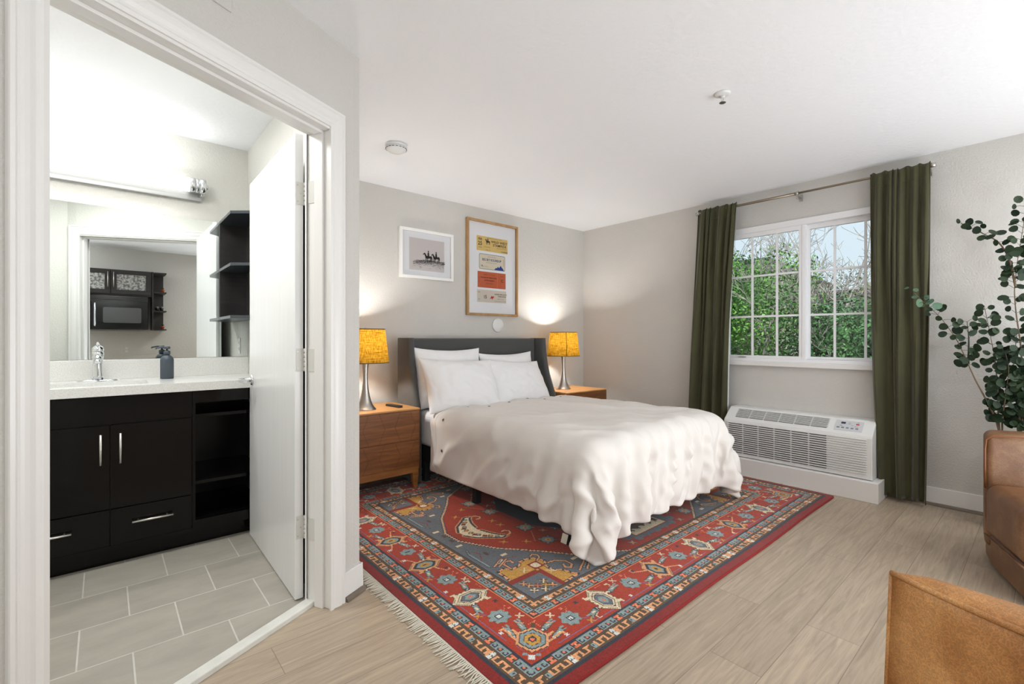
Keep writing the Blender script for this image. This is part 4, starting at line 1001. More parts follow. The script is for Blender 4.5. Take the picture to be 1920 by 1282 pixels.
    for cx, cy, c in ((.65, 1.20, 'gold'), (.67, 1.15, 'blue'), (.69, 1.11, 'rust'), (.655, 1.165, 'rust'), (.74, 1.06, 'blue'), (.715, 1.09, 'gold')):
        a, b = U-cx, V-cy; put(fld & ci & (np.abs(a)+np.abs(b) < .020), 'brown'); put(fld & ci & (np.abs(a)+np.abs(b) < .013), c)
    # blossoms in the red ground
    for cx, cy, k in ((.93, .84, 1), (.82, .90, 0), (1.05, .70, 0), (.95, 1.05, 1), (1.10, .56, 1), (1.22, .62, 0), (.72, .98, 0), (1.26, .50, 0), (.86, 1.18, 0), (1.10, .95, 1), (1.0, .95, 0)):
        a, b = U-cx, V-cy; dm = fld & redf
        if k:
            put(dm & ((np.abs(a)+np.abs(b) < .058) | ((np.abs(np.abs(a)-np.abs(b)) < .012) & (np.abs(a) < .048))) & (np.maximum(np.abs(a), np.abs(b)) < .048), 'brown')
            put(dm & ((np.abs(a)+np.abs(b) < .046) | ((np.abs(np.abs(a)-np.abs(b)) < .008) & (np.abs(a) < .044))) & (np.maximum(np.abs(a), np.abs(b)) < .040), 'blue')
            put(dm & (np.abs(a)+np.abs(b) < .022), 'peach'); put(dm & (np.abs(a)+np.abs(b) < .008), 'rust')
        else:
            cross(a, b, 'gold' if cx < 1 else 'blue', .022, dm); put(dm & (np.abs(a)+np.abs(b) < .012), 'gold')
    dash(U, V, .86, .87, .94, .99, 'peach', .002, fld & redf); dash(U, V, .97, .80, 1.03, .73, 'peach', .002, fld & redf); dash(U, V, 1.12, .60, 1.2, .60, 'coral', .002, fld & redf)
    # central medallion, lower tip
    cm = [(1.285, .56), (1.34, .56), (1.34, .515), (1.6, .515), (1.6, 1.4), (1.0, 1.4), (1.0, 1.05), (1.10, .90), (1.20, .80), (1.20, .66), (1.285, .66)]
    ci = inside(cm); ji = (np.maximum(U*0, ((U*33).astype(int) % 2)))*.014
    m, s = nearline(cm[:4]+[(1.6, .515)], 0); put(fld & ((m < .014) | (ci)), 'slate'); put(fld & (m < .030) & ((s/.028).astype(int) % 3 == 0), 'slate')
    put(fld & ci & (U > 1.352) & (V > .535), 'brown'); put(fld & ci & (U > 1.356) & (V > .540), 'coral'); put(fld & ci & (U > 1.362) & (V > .546) & (V < .66), 'cream')
    put(fld & ci & (V > .66), 'brown'); put(fld & ci & (V > .68), 'navy')
    put(fld & ci & (U > 1.37) & (V > .60+.012*np.sin(U*90)) & (V < .66), 'brown')
    for k in range(3): put(fld & (np.abs(U-(1.40+k*.06)) < .007) & (np.abs(V-.59) < .012), 'navy')
    full = np.concatenate([img, img[:, ::-1]], 1); full = np.concatenate([full, full[::-1]], 0)
    rng = np.random.default_rng(5)
    full *= (1+.20*(rng.random(full.shape[:2])-.5)[..., None]*2)
    row = 1+.05*np.repeat(rng.random(full.shape[1]//12+1)-.5, 12)[:full.shape[1]]*2
    return np.clip(full*row[None, :, None], 0, 1)
def rug():
    nx, ny = 606, 488
    t = thing('area_rug', 'red and slate hand-knotted oriental rug under the bed', 'rug', ((RX0+RX1)/2, (RY0+RY1)/2, 0))
    w = WPOS[t.name]
    col = rug_pattern(nx, ny)
    xs = np.linspace(RX0, RX1, nx+1)-w[0]; ys = np.linspace(RY0, RY1, ny+1)-w[1]
    X, Y = np.meshgrid(xs, ys); Z = .0115+.0004*np.random.default_rng(2).random(X.shape)
    # gently uneven outline
    Y = Y+np.where(np.abs(Y) > 1.15, .003*np.sin(X*5), 0)*np.sign(Y)
    co = np.stack([X, Y, Z], -1).reshape(-1, 3)
    me = bpy.data.meshes.new('pile'); me.vertices.add(len(co)); me.vertices.foreach_set('co', co.ravel())
    i = np.arange(ny)[:, None]*(nx+1)+np.arange(nx)[None, :]
    F = np.stack([i, i+1, i+nx+2, i+nx+1], -1).reshape(-1, 4)
    me.loops.add(F.size); me.loops.foreach_set('vertex_index', F.ravel()); me.polygons.add(len(F))
    me.polygons.foreach_set('loop_start', np.arange(len(F))*4)
    at = me.attributes.new('wool', 'FLOAT_COLOR', 'FACE')
    at.data.foreach_set('color', np.concatenate([col.reshape(-1, 3), np.ones((nx*ny, 1))], 1).ravel())
    me.update(); me.validate(); me.materials.append(M['rug'])
    o = bpy.data.objects.new('pile', me); C.collection.objects.link(o); o.parent = t; WPOS[o.name] = w
    mb = MB()
    for yy in (RY0, RY1): mb.tube([(RX0+k*.05, yy+.003*math.sin((RX0+k*.05-w[0])*5)*(-1 if yy < 2 else 1), .006) for k in range(61)], .0062, 8)
    mb.box(RX0, RX1, RY0+.001, RY1-.001, .001, .010)
    obj('binding', mb, M['rugside'], t)
    random.seed(4)
    for sgn, xx in ((-1, RX0), (1, RX1)):
        mb = MB(); y = RY0+.004
        mb.box(min(xx, xx+sgn*.007), max(xx, xx+sgn*.007), RY0, RY1, .001, .009)
        while y < RY1-.004:
            L = random.uniform(.045, .072); k = random.uniform(-.4, .4); c = random.uniform(-.012, .012)
            mb.tube([(xx, y, .007), (xx+sgn*L*.3, y+.001, .0055), (xx+sgn*L*.65, y+c*.5+k*.01, .004), (xx+sgn*L, y+c+k*.02, .0032)], [.0032, .0028, .0022, .0016], 5)
            y += random.uniform(.0075, .0115)
        f = obj('fringe', mb, M['fringe'], t); f['kind'] = 'stuff'
    return t
rug()

# ------------------------------------------------------------------ bed
MX0, MX1, MY0, MY1, MZ = 1.90, 3.33, 1.53, 3.46, .575
bed = thing('bed', 'upholstered bed with charcoal winged headboard and low black base', 'bed', ((MX0+MX1)/2, 2.5, .012))
mb = MB().box(1.93, 3.30, 1.58, 3.44, .17, .30); obj('base', mb, M['bedbase'], bed, bevel=.01)
for x in (1.95, 3.28):
    for y in (1.75, 2.62, 3.3): obj('leg', MB().box(x-.022, x+.022, y-.022, y+.022, .013, .17), M['bedbase'], bed, bevel=.003)
obj('mattress', MB().box(MX0, MX1, MY0, MY1, .30, MZ), M['sheet'], bed, bevel=.05, seg=4)
HB0, HB1 = 1.835, 3.40; HT = 1.155
mb = MB().box(HB0+.01, HB1-.01, 3.49, 3.56, .05, HT); obj('headboard_panel', mb, M['headb'], bed, bevel=.018, seg=4)
for s, x0 in ((1, HB0), (-1, HB1)):   # wings: curve forward towards the bottom, turned slightly outwards
    prof = [(1.158, 3.375), (1.10, 3.372), (1.0, 3.362), (.90, 3.345), (.80, 3.318), (.70, 3.282), (.62, 3.25), (.55, 3.238), (.30, 3.235), (.03, 3.235)]
    t_ = .062; P = []
    for z, yf in prof:
        r = t_/2; yb = 3.565
        ring = [(x0, yb), (x0, yf+r), (x0+s*.006, yf+.010), (x0+s*.018, yf+.002), (x0+s*r, yf), (x0+s*(t_-.018), yf+.002), (x0+s*(t_-.006), yf+.010), (x0+s*t_, yf+r), (x0+s*t_, yb)]
        fl = -.012*s*max(0, (3.375-yf))/.14
        P.append([(x+fl*(1 if i in (1, 2, 3, 4, 5, 6, 7) else 0), y, z) for i, (x, y) in enumerate(ring)])
    n = len(ring) if False else len(P[0]); base = 0
    mb = MB(); vv = [p for r_ in P for p in r_]; m_ = len(P)
    mb.add(vv, [(i*n+k, i*n+(k+1) % n, (i+1)*n+(k+1) % n, (i+1)*n+k) for i in range(m_-1) for k in range(n)], True)
    mb.f += [tuple(range(n)), tuple((m_-1)*n+k for k in range(n-1, -1, -1))]; mb.sm += [False, False]
    wg = obj('headboard_wing', mb, M['headb'], bed, bevel=.006, seg=2)
    sm_ = MB().tube([(x0+s*(t_+.001), 3.487, z) for z in (1.15, .9, .6)], .003, 6); obj('seam', sm_, M['bedbase'], wg)

def fbm(x, y, seed=0, octv=4):
    r = np.random.default_rng(seed); out = 0; amp = 1; tot = 0
    for o in range(octv):
        f = 2**o
        for k in range(3):
            a = r.uniform(0, 2*PI); ph = r.uniform(0, 2*PI); g = f*r.uniform(.8, 1.3)
            out = out+amp*np.sin((x*math.cos(a)+y*math.sin(a))*g*2*PI+ph+1.3*np.sin((x*math.sin(a)-y*math.cos(a))*g*4+ph*2)); tot += amp
        amp *= .5
    return out/tot

def drape():
    """small position-based cloth drop: a full duvet cover falling over the mattress"""
    h = .022; X0, X1, Y0, Y1 = 1.495, 3.735, 1.12, 3.12
    nx = int(round((X1-X0)/h))+1; ny = int(round((Y1-Y0)/h))+1
    gx, gy = np.meshgrid(np.linspace(X0, X1, nx), np.linspace(Y0, Y1, ny), indexing='ij')
    # the sewn corners are full and rounded, not square
    ox = np.maximum(MX0-gx, 0)+np.maximum(gx-MX1, 0); oy = np.maximum(MY0-gy, 0); kf = .24*np.clip(np.minimum(ox, oy)/.40, 0, 1)**1.3
    gx = gx+np.where(gx < 2.5, 1, -1)*ox*kf; gy = gy+oy*kf
    rng = np.random.default_rng(9)
    P = np.stack([gx, gy, np.full_like(gx, .66)], -1); P[..., 2] += .004*rng.random(gx.shape)
    # head edge runs at a slight slant, left corner trails towards the pillows
    P[..., 1] += np.clip((gy-2.8)/.3, 0, 1)*(.07*np.clip((1.9-gx)/.45, -.2, 1))
    V = np.zeros_like(P)
    # fullness along x near the foot makes gathers
    full = 1+.13*np.clip((MY0+.08-gy)/.30, 0, 1)*np.clip(1-np.abs(gx-2.6)/.9, 0, 1)**.4+.012
    fully = 1+.0*gx
    def cons(di, dj, stiff):
        a = P[:nx-di if di else nx, :][:, (0 if dj >= 0 else -dj):(ny-dj if dj > 0 else ny)]
        return None
    sets = []
    def mk(di, dj, stiff, comp=1.0):
        I, J = np.meshgrid(np.arange(nx), np.arange(ny), indexing='ij')
        ok = (I+di < nx) & (J+dj < ny) & (J+dj >= 0)
        rest = np.zeros((nx, ny))
        i0, j0 = I[ok], J[ok]; q = np.stack([gx, gy], -1)
        dx = (q[i0+di, j0+dj, 0]-q[i0, j0, 0])*full[i0, j0]; dy = q[i0+di, j0+dj, 1]-q[i0, j0, 1]
        L = np.hypot(dx, dy)
        # colour so that no vertex occurs twice in a set
        key = (i0//max(di, 1)) % 2 if di else (j0//max(abs(dj), 1)) % 2
        for c in (0, 1):
            m = key == c; sets.append((i0[m]*ny+j0[m], (i0[m]+di)*ny+j0[m]+dj, L[m], stiff, comp))
    mk(1, 0, 1.); mk(0, 1, 1.); mk(1, 1, .55); mk(1, -1, .55); mk(3, 0, .10, .35); mk(0, 3, .10, .35)
    P = P.reshape(-1, 3); V = V.reshape(-1, 3)
    c = np.array([(MX0+MX1)/2, (MY0+MY1)/2+.1, MZ/2]); e = np.array([(MX1-MX0)/2, (MY1-MY0)/2+.1, MZ/2]); R = .085; th = .028
    def collide(P, Pp):
        q = P-c; ee = e-R; cl = np.clip(q, -ee, ee); dlt = q-cl; dist = np.linalg.norm(dlt, axis=1)
        ins = dist < 1e-9
        hit = dist < R+th
        nrm = dlt/np.maximum(dist, 1e-9)[:, None]
        if ins.any():
            pen = ee-np.abs(q); k = np.argmin(pen, axis=1); nn = np.zeros_like(q); nn[np.arange(len(q)), k] = np.sign(q[np.arange(len(q)), k])
            nrm = np.where(ins[:, None], nn, nrm)
            cl2 = q.copy(); cl2[np.arange(len(q)), k] = np.sign(q[np.arange(len(q)), k])*ee[k]; cl = np.where(ins[:, None], cl2, cl)
        T_ = c+cl+nrm*(R+th)
        mv = np.where(hit[:, None], T_-P, 0); P = P+mv
        # friction on top of the mattress
        fr = hit[:, None]*.55; d = P-Pp; dn = (d*nrm).sum(1)[:, None]*nrm; P = P-(d-dn)*fr
        fl = P[:, 2] < .026
        P[fl, 2] = .026; P[fl, :2] = P[fl, :2]*.35+Pp[fl, :2]*.65
        return P
    dt = 1/50
    steps = 130
    for s in range(steps):
        V[:, 2] -= (6. if s < 45 else 2.2)*dt; V *= .975
        Pp = P.copy(); P = P+V*dt
        for it in range(12):
            for a, b, L, st, comp in sets:
                d = P[b]-P[a]; l = np.sqrt((d*d).sum(1)); k = (l-L)/np.maximum(l, 1e-9)*.5*st
                if comp < 1: k = np.where(l < L, k*comp, k*0)
                dd = d*k[:, None]; P[a] += dd; P[b] -= dd
            P = collide(P, Pp)
        V = (P-Pp)/dt
        sp = np.linalg.norm(V, axis=1); V *= np.minimum(1, 3/np.maximum(sp, 1e-6))[:, None]
    P = P.reshape(nx, ny, 3)
    return P, gx, gy
DP, dgx, dgy = drape()
def finish_duvet():
    P = DP.copy(); nx, ny = P.shape[:2]
    # light smoothing, then loft (filled duvet) and soft creases along the normals
    for k in range(2):
        Q = P.copy(); Q[1:-1, 1:-1] = .5*P[1:-1, 1:-1]+.125*(P[2:, 1:-1]+P[:-2, 1:-1]+P[1:-1, 2:]+P[1:-1, :-2]); P = Q
    du = np.gradient(P, axis=0); dv = np.gradient(P, axis=1); N = np.cross(du, dv); N /= np.maximum(np.linalg.norm(N, axis=2), 1e-9)[..., None]
    N *= np.where(N[..., 2:3].mean() < 0, -1, 1)
    side = np.clip((.57-P[..., 2])/.25, 0, 1)
    ex = np.minimum(np.minimum(dgx-dgx.min(), dgx.max()-dgx), np.minimum(dgy-dgy.min(), dgy.max()-dgy))
    loft = (1-np.exp(-ex/.09))
    foot = np.clip((MY0+.10-dgy)/.15, 0, 1)*np.clip(1-np.abs(dgx-2.6)/.95, 0, 1)**.3
    drop = np.clip(.62-P[..., 2], 0, 1)
    ph = dgx+.16*drop+.035*np.sin(dgx*13+1)+.02*np.sin(dgx*29+drop*9)
    rid = (1-np.abs(np.sin(ph*PI*6.2)))**1.7*.8+(1-np.abs(np.sin(ph*PI*13.7+1.1+drop*3)))**2*.5-.5
    def crease(x, y, sd, p=3): return (1-np.abs(fbm(x, y, sd, 4)))**p
    top = 1-side
    hgt = .034*loft*(1+.45*fbm(dgx*1.0, dgy*1.0, 3, 3)*(1-.7*foot))+.010*loft*fbm(dgx*2.2, dgy*2.2, 8, 4)*(1-.9*side)+foot*np.clip(drop/.12, 0, 1)*loft**.5*rid*.105
    hgt = hgt+side*(1-foot)*loft**.5*(.034*fbm(dgx*1.0+1.7*drop, dgy*1.7-.8*drop, 5, 4)+.044*(crease(dgy*.9-.9*drop, drop*.8+dgx*.2, 21, 8)-.4))
    hgt = hgt+top*loft*(.014*(crease(dgx*.55+.3*dgy, dgy*.35, 31, 9)-.35)+.009*(crease(dgx*1.2, dgy*.9, 37, 8)-.35))
    kn = np.clip((dgy-2.80)/.1, 0, 1); hgt = hgt+kn*top*.008*np.sin(dgx*2*PI*5.0+1.2*np.sin(dgx*9))
    P = P+N*hgt[..., None]
    P[..., 2] = np.maximum(P[..., 2], .022)
    return P, N
P, N_ = finish_duvet()
du = thing('duvet', 'white linen duvet with brown buttons draped over the bed', 'duvet', ((MX0+MX1)/2, 2.2, .012))
mb = MB(); mb.grid(P); dc = obj('cover', mb, M['linen'], du, recalc=False, solid=.03, subsurf=1)
if N_[..., 2].mean() > 0: dc.modifiers['solid'].offset = -1
else: dc.modifiers['solid'].offset = 1
# hem band with buttons along the head end
j = P.shape[1]-11
for i in range(9, P.shape[0]-14, 9):
    p = Vector(P[i, j]); n = Vector(N_[i, j]); n = n if n.z > -.2 else -n
    b = MB().lathe([(.003, .001), (.009, .0015), (.0105, .003), (.0095, .0045), (.004, .0038)], n=16, M=Matrix.Translation(p+n*.001) @ n.to_track_quat('Z', 'Y').to_matrix().to_4x4())
    obj('button', b, M['button'], du)
# seam where the flap folds
sm = MB().tube([tuple(Vector(P[i, -6])+Vector(N_[i, -6])*(.0005 if N_[..., 2].mean() > 0 else -.0005)) for i in range(P.shape[0])], .0016, 5)
obj('flap_seam', sm, M['linen'], du)
# care tag near the foot corner
ci, cj = 1, int((1.60-1.10)/.022)
c0 = Vector(P[0, cj]); tg = MB(); tg.add([c0+Vector((-.004, -.02, .006)), c0+Vector((-.004, .02, .006)), c0+Vector((-.016, .024, -.042)), c0+Vector((-.016, -.016, -.042))], [(0, 1, 2, 3)])
obj('care_tag', tg, M['tagfab'], du, recalc=False, solid=.001)

def pillow(name, label, c, w, h, th, rx, rz, seed, ry=0):
    n, m = 44, 32
    u = np.linspace(-1, 1, n); v = np.linspace(-1, 1, m); U, V = np.meshgrid(u, v, indexing='ij')
    U = np.sign(U)*(1-(1-np.abs(U))**1.25); V = np.sign(V)*(1-(1-np.abs(V))**1.25)
    pin = 1-.085*(1-V**2)*np.abs(U)**3; pin2 = 1-.11*(1-U**2)*np.abs(V)**3
    X = U*w/2*pin; Z = V*h/2*pin2
    prof = (np.clip(1-np.abs(U)**2.6, 0, 1)**.55)*(np.clip(1-np.abs(V)**2.4, 0, 1)**.55)
    wr = fbm(U*1.0, V*.9, seed, 4)*.14+.16*((1-np.abs(fbm(U*.7, V*.6, seed+20, 4)))**6-.4)
    sag = 1+.18*(-V)
    mb = MB(); out = []
    for s in (1, -1):
        Y = s*th/2*prof*(1+wr*s*1.0)*sag+.006*fbm(U*1.5, V*1.5, seed+9, 2)
        out.append(np.stack([X, Y, Z], -1))
    mb.grid(out[0]); nb = len(mb.v); mb.grid(out[1][::-1]) 
    Mx = Matrix.Translation(c) @ Matrix.Rotation(rz, 4, 'Z') @ Matrix.Rotation(rx, 4, 'X') @ Matrix.Rotation(ry, 4, 'Y')
    mb.tf(Mx)
    o = obj(name, mb, M['pillow'], recalc=False, subsurf=1)
    bm = bmesh.new(); bm.from_mesh(o.data); bmesh.ops.remove_doubles(bm, verts=bm.verts, dist=.0004); bmesh.ops.recalc_face_normals(bm, faces=bm.faces); bm.to_mesh(o.data); bm.free()
    o.data.polygons.foreach_set('use_smooth', [True]*len(o.data.polygons))
    tag(o, label, 'pillow', 'white pillows at the headboard')
    # piped edge seam
    return o
pillow('pillow', 'white pillow upright against the headboard, back left', (2.215, 3.36, .822), .68, .52, .20, -.16, 0, 1, .02)
pillow('pillow', 'white pillow upright against the headboard, back right', (2.88, 3.37, .785), .66, .49, .20, -.16, 0, 2, -.01)
pillow('pillow', 'white pillow leaning in front, left of the pair nearest the duvet', (2.20, 3.15, .775), .70, .48, .21, -.50, -.04, 3, .05)
pillow('pillow', 'white pillow leaning in front, right of the pair nearest the duvet', (2.83, 3.17, .755), .68, .46, .20, -.52, .05, 4, .06)

# ------------------------------------------------------------------ curtains, rod
rd = thing('curtain_rod', 'thin bronze curtain rod above the window', 'curtain rod', (4.26, 1.36, 2.30))
zr = 2.335
mb = MB().tube([(4.258, .545, zr), (4.258, 1.40, zr)], .0085, 12); mb.tube([(4.258, 1.36, zr), (4.258, 2.20, zr)], .011, 12)
obj('rod', mb, M['rod'], rd)
for y, yy in ((.545, .517), (2.19, 2.222)): obj('finial', MB().tube([(4.258, y, zr), (4.258, yy, zr)], .0165, 18), M['nickel'], rd)
for y in (.56, 1.36, 2.175):
    mb = MB().box(4.250, XW-.001, y-.006, y+.006, zr-.022, zr-.012); mb.box(XW-.005, XW-.001, y-.012, y+.012, zr-.05, zr+.005); mb.tube([(4.258, y-.009, zr), (4.258, y+.009, zr)], .0165, 14); mb.box(4.245, 4.262, y-.005, y+.005, zr-.045, zr-.016)
    obj('bracket', mb, M['nickel'], rd)
def curtain(label, ya_t, yb_t, ya_m, yb_m, ya_b, yb_b, zt, zb, folds, seed, amp=.036):
    """ya = edge nearer the window corner of the room (larger y)"""
    t = thing('curtain', label, 'curtain', (4.25, (ya_t+yb_t)/2, zb))
    nu, nv = 190, 70; rng = np.random.default_rng(seed)
    u = np.linspace(0, 1, nu)[:, None]; v = np.linspace(0, 1, nv)[None, :]     # v 0 top
    def ed(t0, tm, b0): return t0*(1-v)*(1-2*v)+tm*4*v*(1-v)+b0*v*(2*v-1)
    ya, yb = ed(ya_t, ya_m, ya_b), ed(yb_t, yb_m, yb_b)
    warp = u+.05*np.sin(u*2*PI*1.7+seed)*(1-.3*v)+.02*np.sin(u*2*PI*3.3+seed*2)
    warp = (warp-warp[0])/(warp[-1]-warp[0])
    ph = 2*PI*folds*warp; ph2 = 2*PI*(folds*.5)*(u+.06*np.sin(u*5+seed)+.03*v)+seed
    top = np.exp(-v/.035); bl = np.clip((v-.12)/.6, 0, 1); bl = bl*bl*(3-2*bl)
    s1 = np.sin(ph)+.35*np.sin(2*ph+.8+1.5*v); s2 = 1.25*np.sin(ph2)+.45*np.sin(ph2*2+1+v)+.18*np.sin(ph+2*v)
    shape = s1*(1-bl)+s2*bl
    A_ = amp*(.62+.5*np.clip(v/.25, 0, 1)-.25*v)
    x = 4.238+A_*.62*shape*(1-.35*top)+.012*fbm(u*2.2+0*v, v*1.2+0*u, seed, 3)
    y = ya+(yb-ya)*(u+.26/folds*np.sin(ph*1.0+1.57)*.5*(1-top*.4)*(1-.7*bl))
    z = zt+(zb-zt)*v+.008*np.sin(ph)*top+.006*np.sin(u*9+seed)*v
    x = np.minimum(x, 4.300); x = np.maximum(x, 4.165)
    x = np.where((z+0*x) < .60, np.minimum(x, 4.305), x)
    G = np.stack([x, y+0*x, z+0*x], -1)
    mb = MB(); mb.grid(G); c = obj('panel', mb, M['velvet'], t, recalc=False, solid=.004)
    c.modifiers['solid'].offset = 0
    G2 = G.copy(); G2[..., 0] += .011; k = int(nu*.02); G2 = G2[:, 2:-2]
    # contrast lining showing at the window-side edge
    e = -1 if yb_t > 1 else 0
    L = G[-7:, :].copy() if e == -1 else G[:7, :].copy(); L[..., 0] += .014; L[..., 1] += (-.006 if e == -1 else .004)
    mb = MB(); mb.grid(L); obj('lining', mb, M['lining'], t, recalc=False, solid=.001)
    # header seam
    mb = MB(); jj = 3
    mb.tube([tuple(G[i, jj]+np.array([-.0032, 0, 0])) for i in range(0, nu, 2)], .0012, 4); obj('header_seam', mb, M['velvet'], t)
    return t
curtain('dark olive velvet curtain panel left of the window', 2.205, 1.832, 2.262, 1.900, 2.305, 1.922, 2.362, .035, 6.5, 3)
curtain('dark olive velvet curtain panel right of the window', .880, .538, .870, .545, .822, .560, 2.355, .028, 6.5, 8)

# ------------------------------------------------------------------ air conditioner
ac = thing('wall_air_conditioner', 'white through-wall air conditioner under the window', 'air conditioner', (4.2, 1.36, .143))
y0, y1, xf, zb, zt = .832, 1.882, 4.095, .146, .552
prof = [(XW-.002, zb), (xf+.004, zb), (xf, zb+.006), (xf-.006, .440), (xf-.001, .455), (xf+.010, .463), (4.215, .547), (4.232, zt), (XW-.002, zt)]
mb = MB().extr(prof, lambda a, b, d: (a, d, b), y0, y1); obj('casing', mb, M['plastic'], ac, bevel=.006, seg=3)
# front louvres
g = MB(); s = MB(); nl = 15
ye = 1.845; yg = 1.105
for i in range(nl):
    z = .178+i*.0172
    for k in range(6):
        a = yg+(ye-yg)/6*k+.006; b = yg+(ye-yg)/6*(k+1)-.006
        s.box(xf-.0080, xf-.0030, a, b, z, z+.0062)
    g.box(xf-.0150, xf-.004, y0+.03, ye+.01, z+.0085, z+.0150)
obj('louvre_slots', s, M['plasticd'], ac)
obj('louvres', g, M['plastic'], ac, bevel=.001, seg=1)
# top discharge grille on the slope
sl = (Vector((4.215, 0, .547))-Vector((xf+.010, 0, .463))); sl.normalize(); nn = Vector((-sl.z, 0, sl.x))
def S(y, a, o): p = Vector((xf+.010, 0, .463))+sl*a+nn*o; return (p.x, y, p.z)
def sbox(mb, ya, yb, a0, a1, o0, o1): mb.hexa([S(ya, a0, o0), S(yb, a0, o0), S(yb, a1, o0), S(ya, a1, o0)], [S(ya, a0, o1), S(yb, a0, o1), S(yb, a1, o1), S(ya, a1, o1)])
tg = MB(); 
for k in range(6):
    a = 1.115+(1.80-1.115)/6*k+.004; b = 1.115+(1.80-1.115)/6*(k+1)-.004
    for q in range(8): sbox(tg, a, b, .022+q*.0128, .022+q*.0128+.0062, .0004, .0014)
obj('top_grille', tg, M['plasticd'], ac)
tr = MB(); 
for q in range(8): sbox(tr, 1.112, 1.803, .0295+q*.0128, .0335+q*.0128, .0, .0045)
obj('vanes', tr, M['plastic'], ac)
cpn = MB(); sbox(cpn, .90, 1.072, .018, .122, .0, .0022); cpl = obj('control_panel', cpn, flat('panel_grey', (206, 208, 212), .35), ac, bevel=.001)
bt = MB()
for k in range(5): sbox(bt, .925+k*.029, .942+k*.029, .040, .052, .0022, .0042)
obj('buttons', bt, flat('grey_button', (128, 134, 146), .4), cpl)
bt = MB(); sbox(bt, 1.010, 1.038, .085, .105, .0022, .0034); obj('display', bt, flat('display_dark', (54, 60, 74), .3), cpl)
bt = MB(); sbox(bt, .925, .945, .084, .096, .0022, .0042); obj('power_button', bt, flat('red_button', (206, 74, 76), .4), cpl)
lt = MB()
for q, (s_, yy, aa, sz) in enumerate((('COOL', .985, .098, .007), ('HEAT', .985, .086, .007), ('FAN', .965, .074, .007), ('TEMP', 1.035, .066, .007), ('MODE', .94, .066, .007), ('OFF', .935, .107, .007))):
    vv, ff = text(s_, sz, True); lt.add([S(yy-a, aa+b, .0026) for a, b, c in vv], ff)
obj('lettering', lt, M['ink'], cpl, recalc=False)

# ------------------------------------------------------------------ leather chairs
def chair_box(name, foot, z0, z1, par, m, bev, seg=5, sub=0):
    return obj(name, MB().prism(foot, z0, z1), m, par, bevel=bev, seg=seg)
a1 = thing('armchair', 'worn brown leather chair against the window wall by the plant', 'armchair', (3.5, -.15, 0))
f0 = Vector((2.955, .075)); f1 = Vector((3.345, .222)); wv = Vector((.354, -.935))*.78
def q2(*ps): return [tuple(p) for p in ps]
seat = [f0, f1, f1+Vector((.17, .03)), f1+Vector((.17, .03))+wv, f1+wv, f0+wv]
def inset(poly, k):
    c = sum(poly, Vector((0, 0)))/len(poly); return [p+(c-p).normalized()*k for p in poly]
obj('plinth', MB().prism(q2(*inset(seat, .022)), .02, .17), M['leatherd'], a1, bevel=.012, seg=3)
ax_ = (f0-f1).normalized()*.012; sd_ = -wv.normalized()*.008; seat_c = [f0+ax_+sd_, f1+sd_, f1+wv, f0+wv+ax_]
obj('seat', MB().prism(q2(*seat_c), .172, .435), M['leatherd'], a1, bevel=.055, seg=7, smooth=True)
mb = MB().tube([(p.x, p.y, .172) for p in (f0, f1)], .0045, 8); mb.tube([(f0.x, f0.y, .172), ((f0+wv).x, (f0+wv).y, .172)], .0045, 8); obj('seat_piping', mb, M['leatherd'], a1)
b0 = Vector((3.352, .224)); b1 = Vector((3.56, .243))
back = [b0, b1, b1+wv*1.02+Vector((.05, 0)), b0+wv]
obj('backrest', MB().prism(q2(*back), .10, .672), M['leatherd'], a1, bevel=.035, seg=6, smooth=True)
mb = MB().tube([(b0.x+.006, b0.y-.002, z) for z in (.40, .5, .6)]+[(b0.x+.008, b0.y-.006, .645), (b0.x+.012, b0.y-.03, .665)]+[(b0.x+.012+wv.x*k, b0.y-.03+wv.y*k, .667) for k in (.2, .5, .9)], .0045, 8); obj('back_piping', mb, M['piping'], a1)
for (p, k) in ((seat[0], 1), (seat[2], 1), (seat[3], 1), (seat[5], 1)):
    c = sum(seat, Vector((0, 0)))/6; p = p+(c-p).normalized()*.07; obj('foot', MB().lathe([(.02, .0005), (.025, .02)], p.x, p.y, 16), M['remote'], a1)

a2 = thing('armchair', 'tan leather chair nearest the camera, seen from behind', 'armchair', (1.55, -.15, 0))
# back shell: near face curved, top roll widening away from the corner
n = 26; Zt = .695; near = []; far = []
for i in range(n+1):
    s = i/n; L = s*.80
    # near seam line heads (-.09,-.171) then straightens
    x = 1.172-.50*L*math.exp(-L*1.2)*.98-.04*L; y = .208-L*.93
    near.append((x, y)); fx = 1.182+.012*L+.10*(1-math.exp(-L*6))*0; far.append((1.186+.03*L+.012*(1-math.exp(-L*9)), y+.0))
mb = MB(); rows = []
for i in range(n+1):
    (xn, yn), (xf_, yf_) = near[i], far[i]; s = i/n
    wd = max(.008, xf_-xn); ztop = Zt+.0
    edge = min(1, i/2.2)
    row = []
    for z, k in ((.16, .012), (.30, .004), (.45, -.004), (.58, -.010), (.655, -.010), (.682, -.004), (.692, .002)): row.append((xn+k*edge+.018*(.45-z if z < .45 else 0), yn+(.035*(Zt-z) if i == 0 else 0), z))
    for k in (.15, .4, .7, .95): row.append((xn+wd*k, yf_, .694+.016*math.sin(PI*k)*edge-(.004*k)))
    row.append((xf_+.006, yf_, .672)); 
    for z in (.60, .50, .30, .16): row.append((xf_+.012+(.05*(.67-z))*edge, yf_, z))
    rows.append(row)
G = np.array(rows); mb.grid(G); k = len(rows[0])
mb.f += [tuple(range(k)), tuple(n*k+q for q in range(k-1, -1, -1)), ]; mb.sm += [False, False]
mb.f += [(i*k, (i+1)*k, (i+1)*k+k-1, i*k+k-1) for i in range(n)]; mb.sm += [False]*n
obj('backrest', mb, M['leather'], a2)
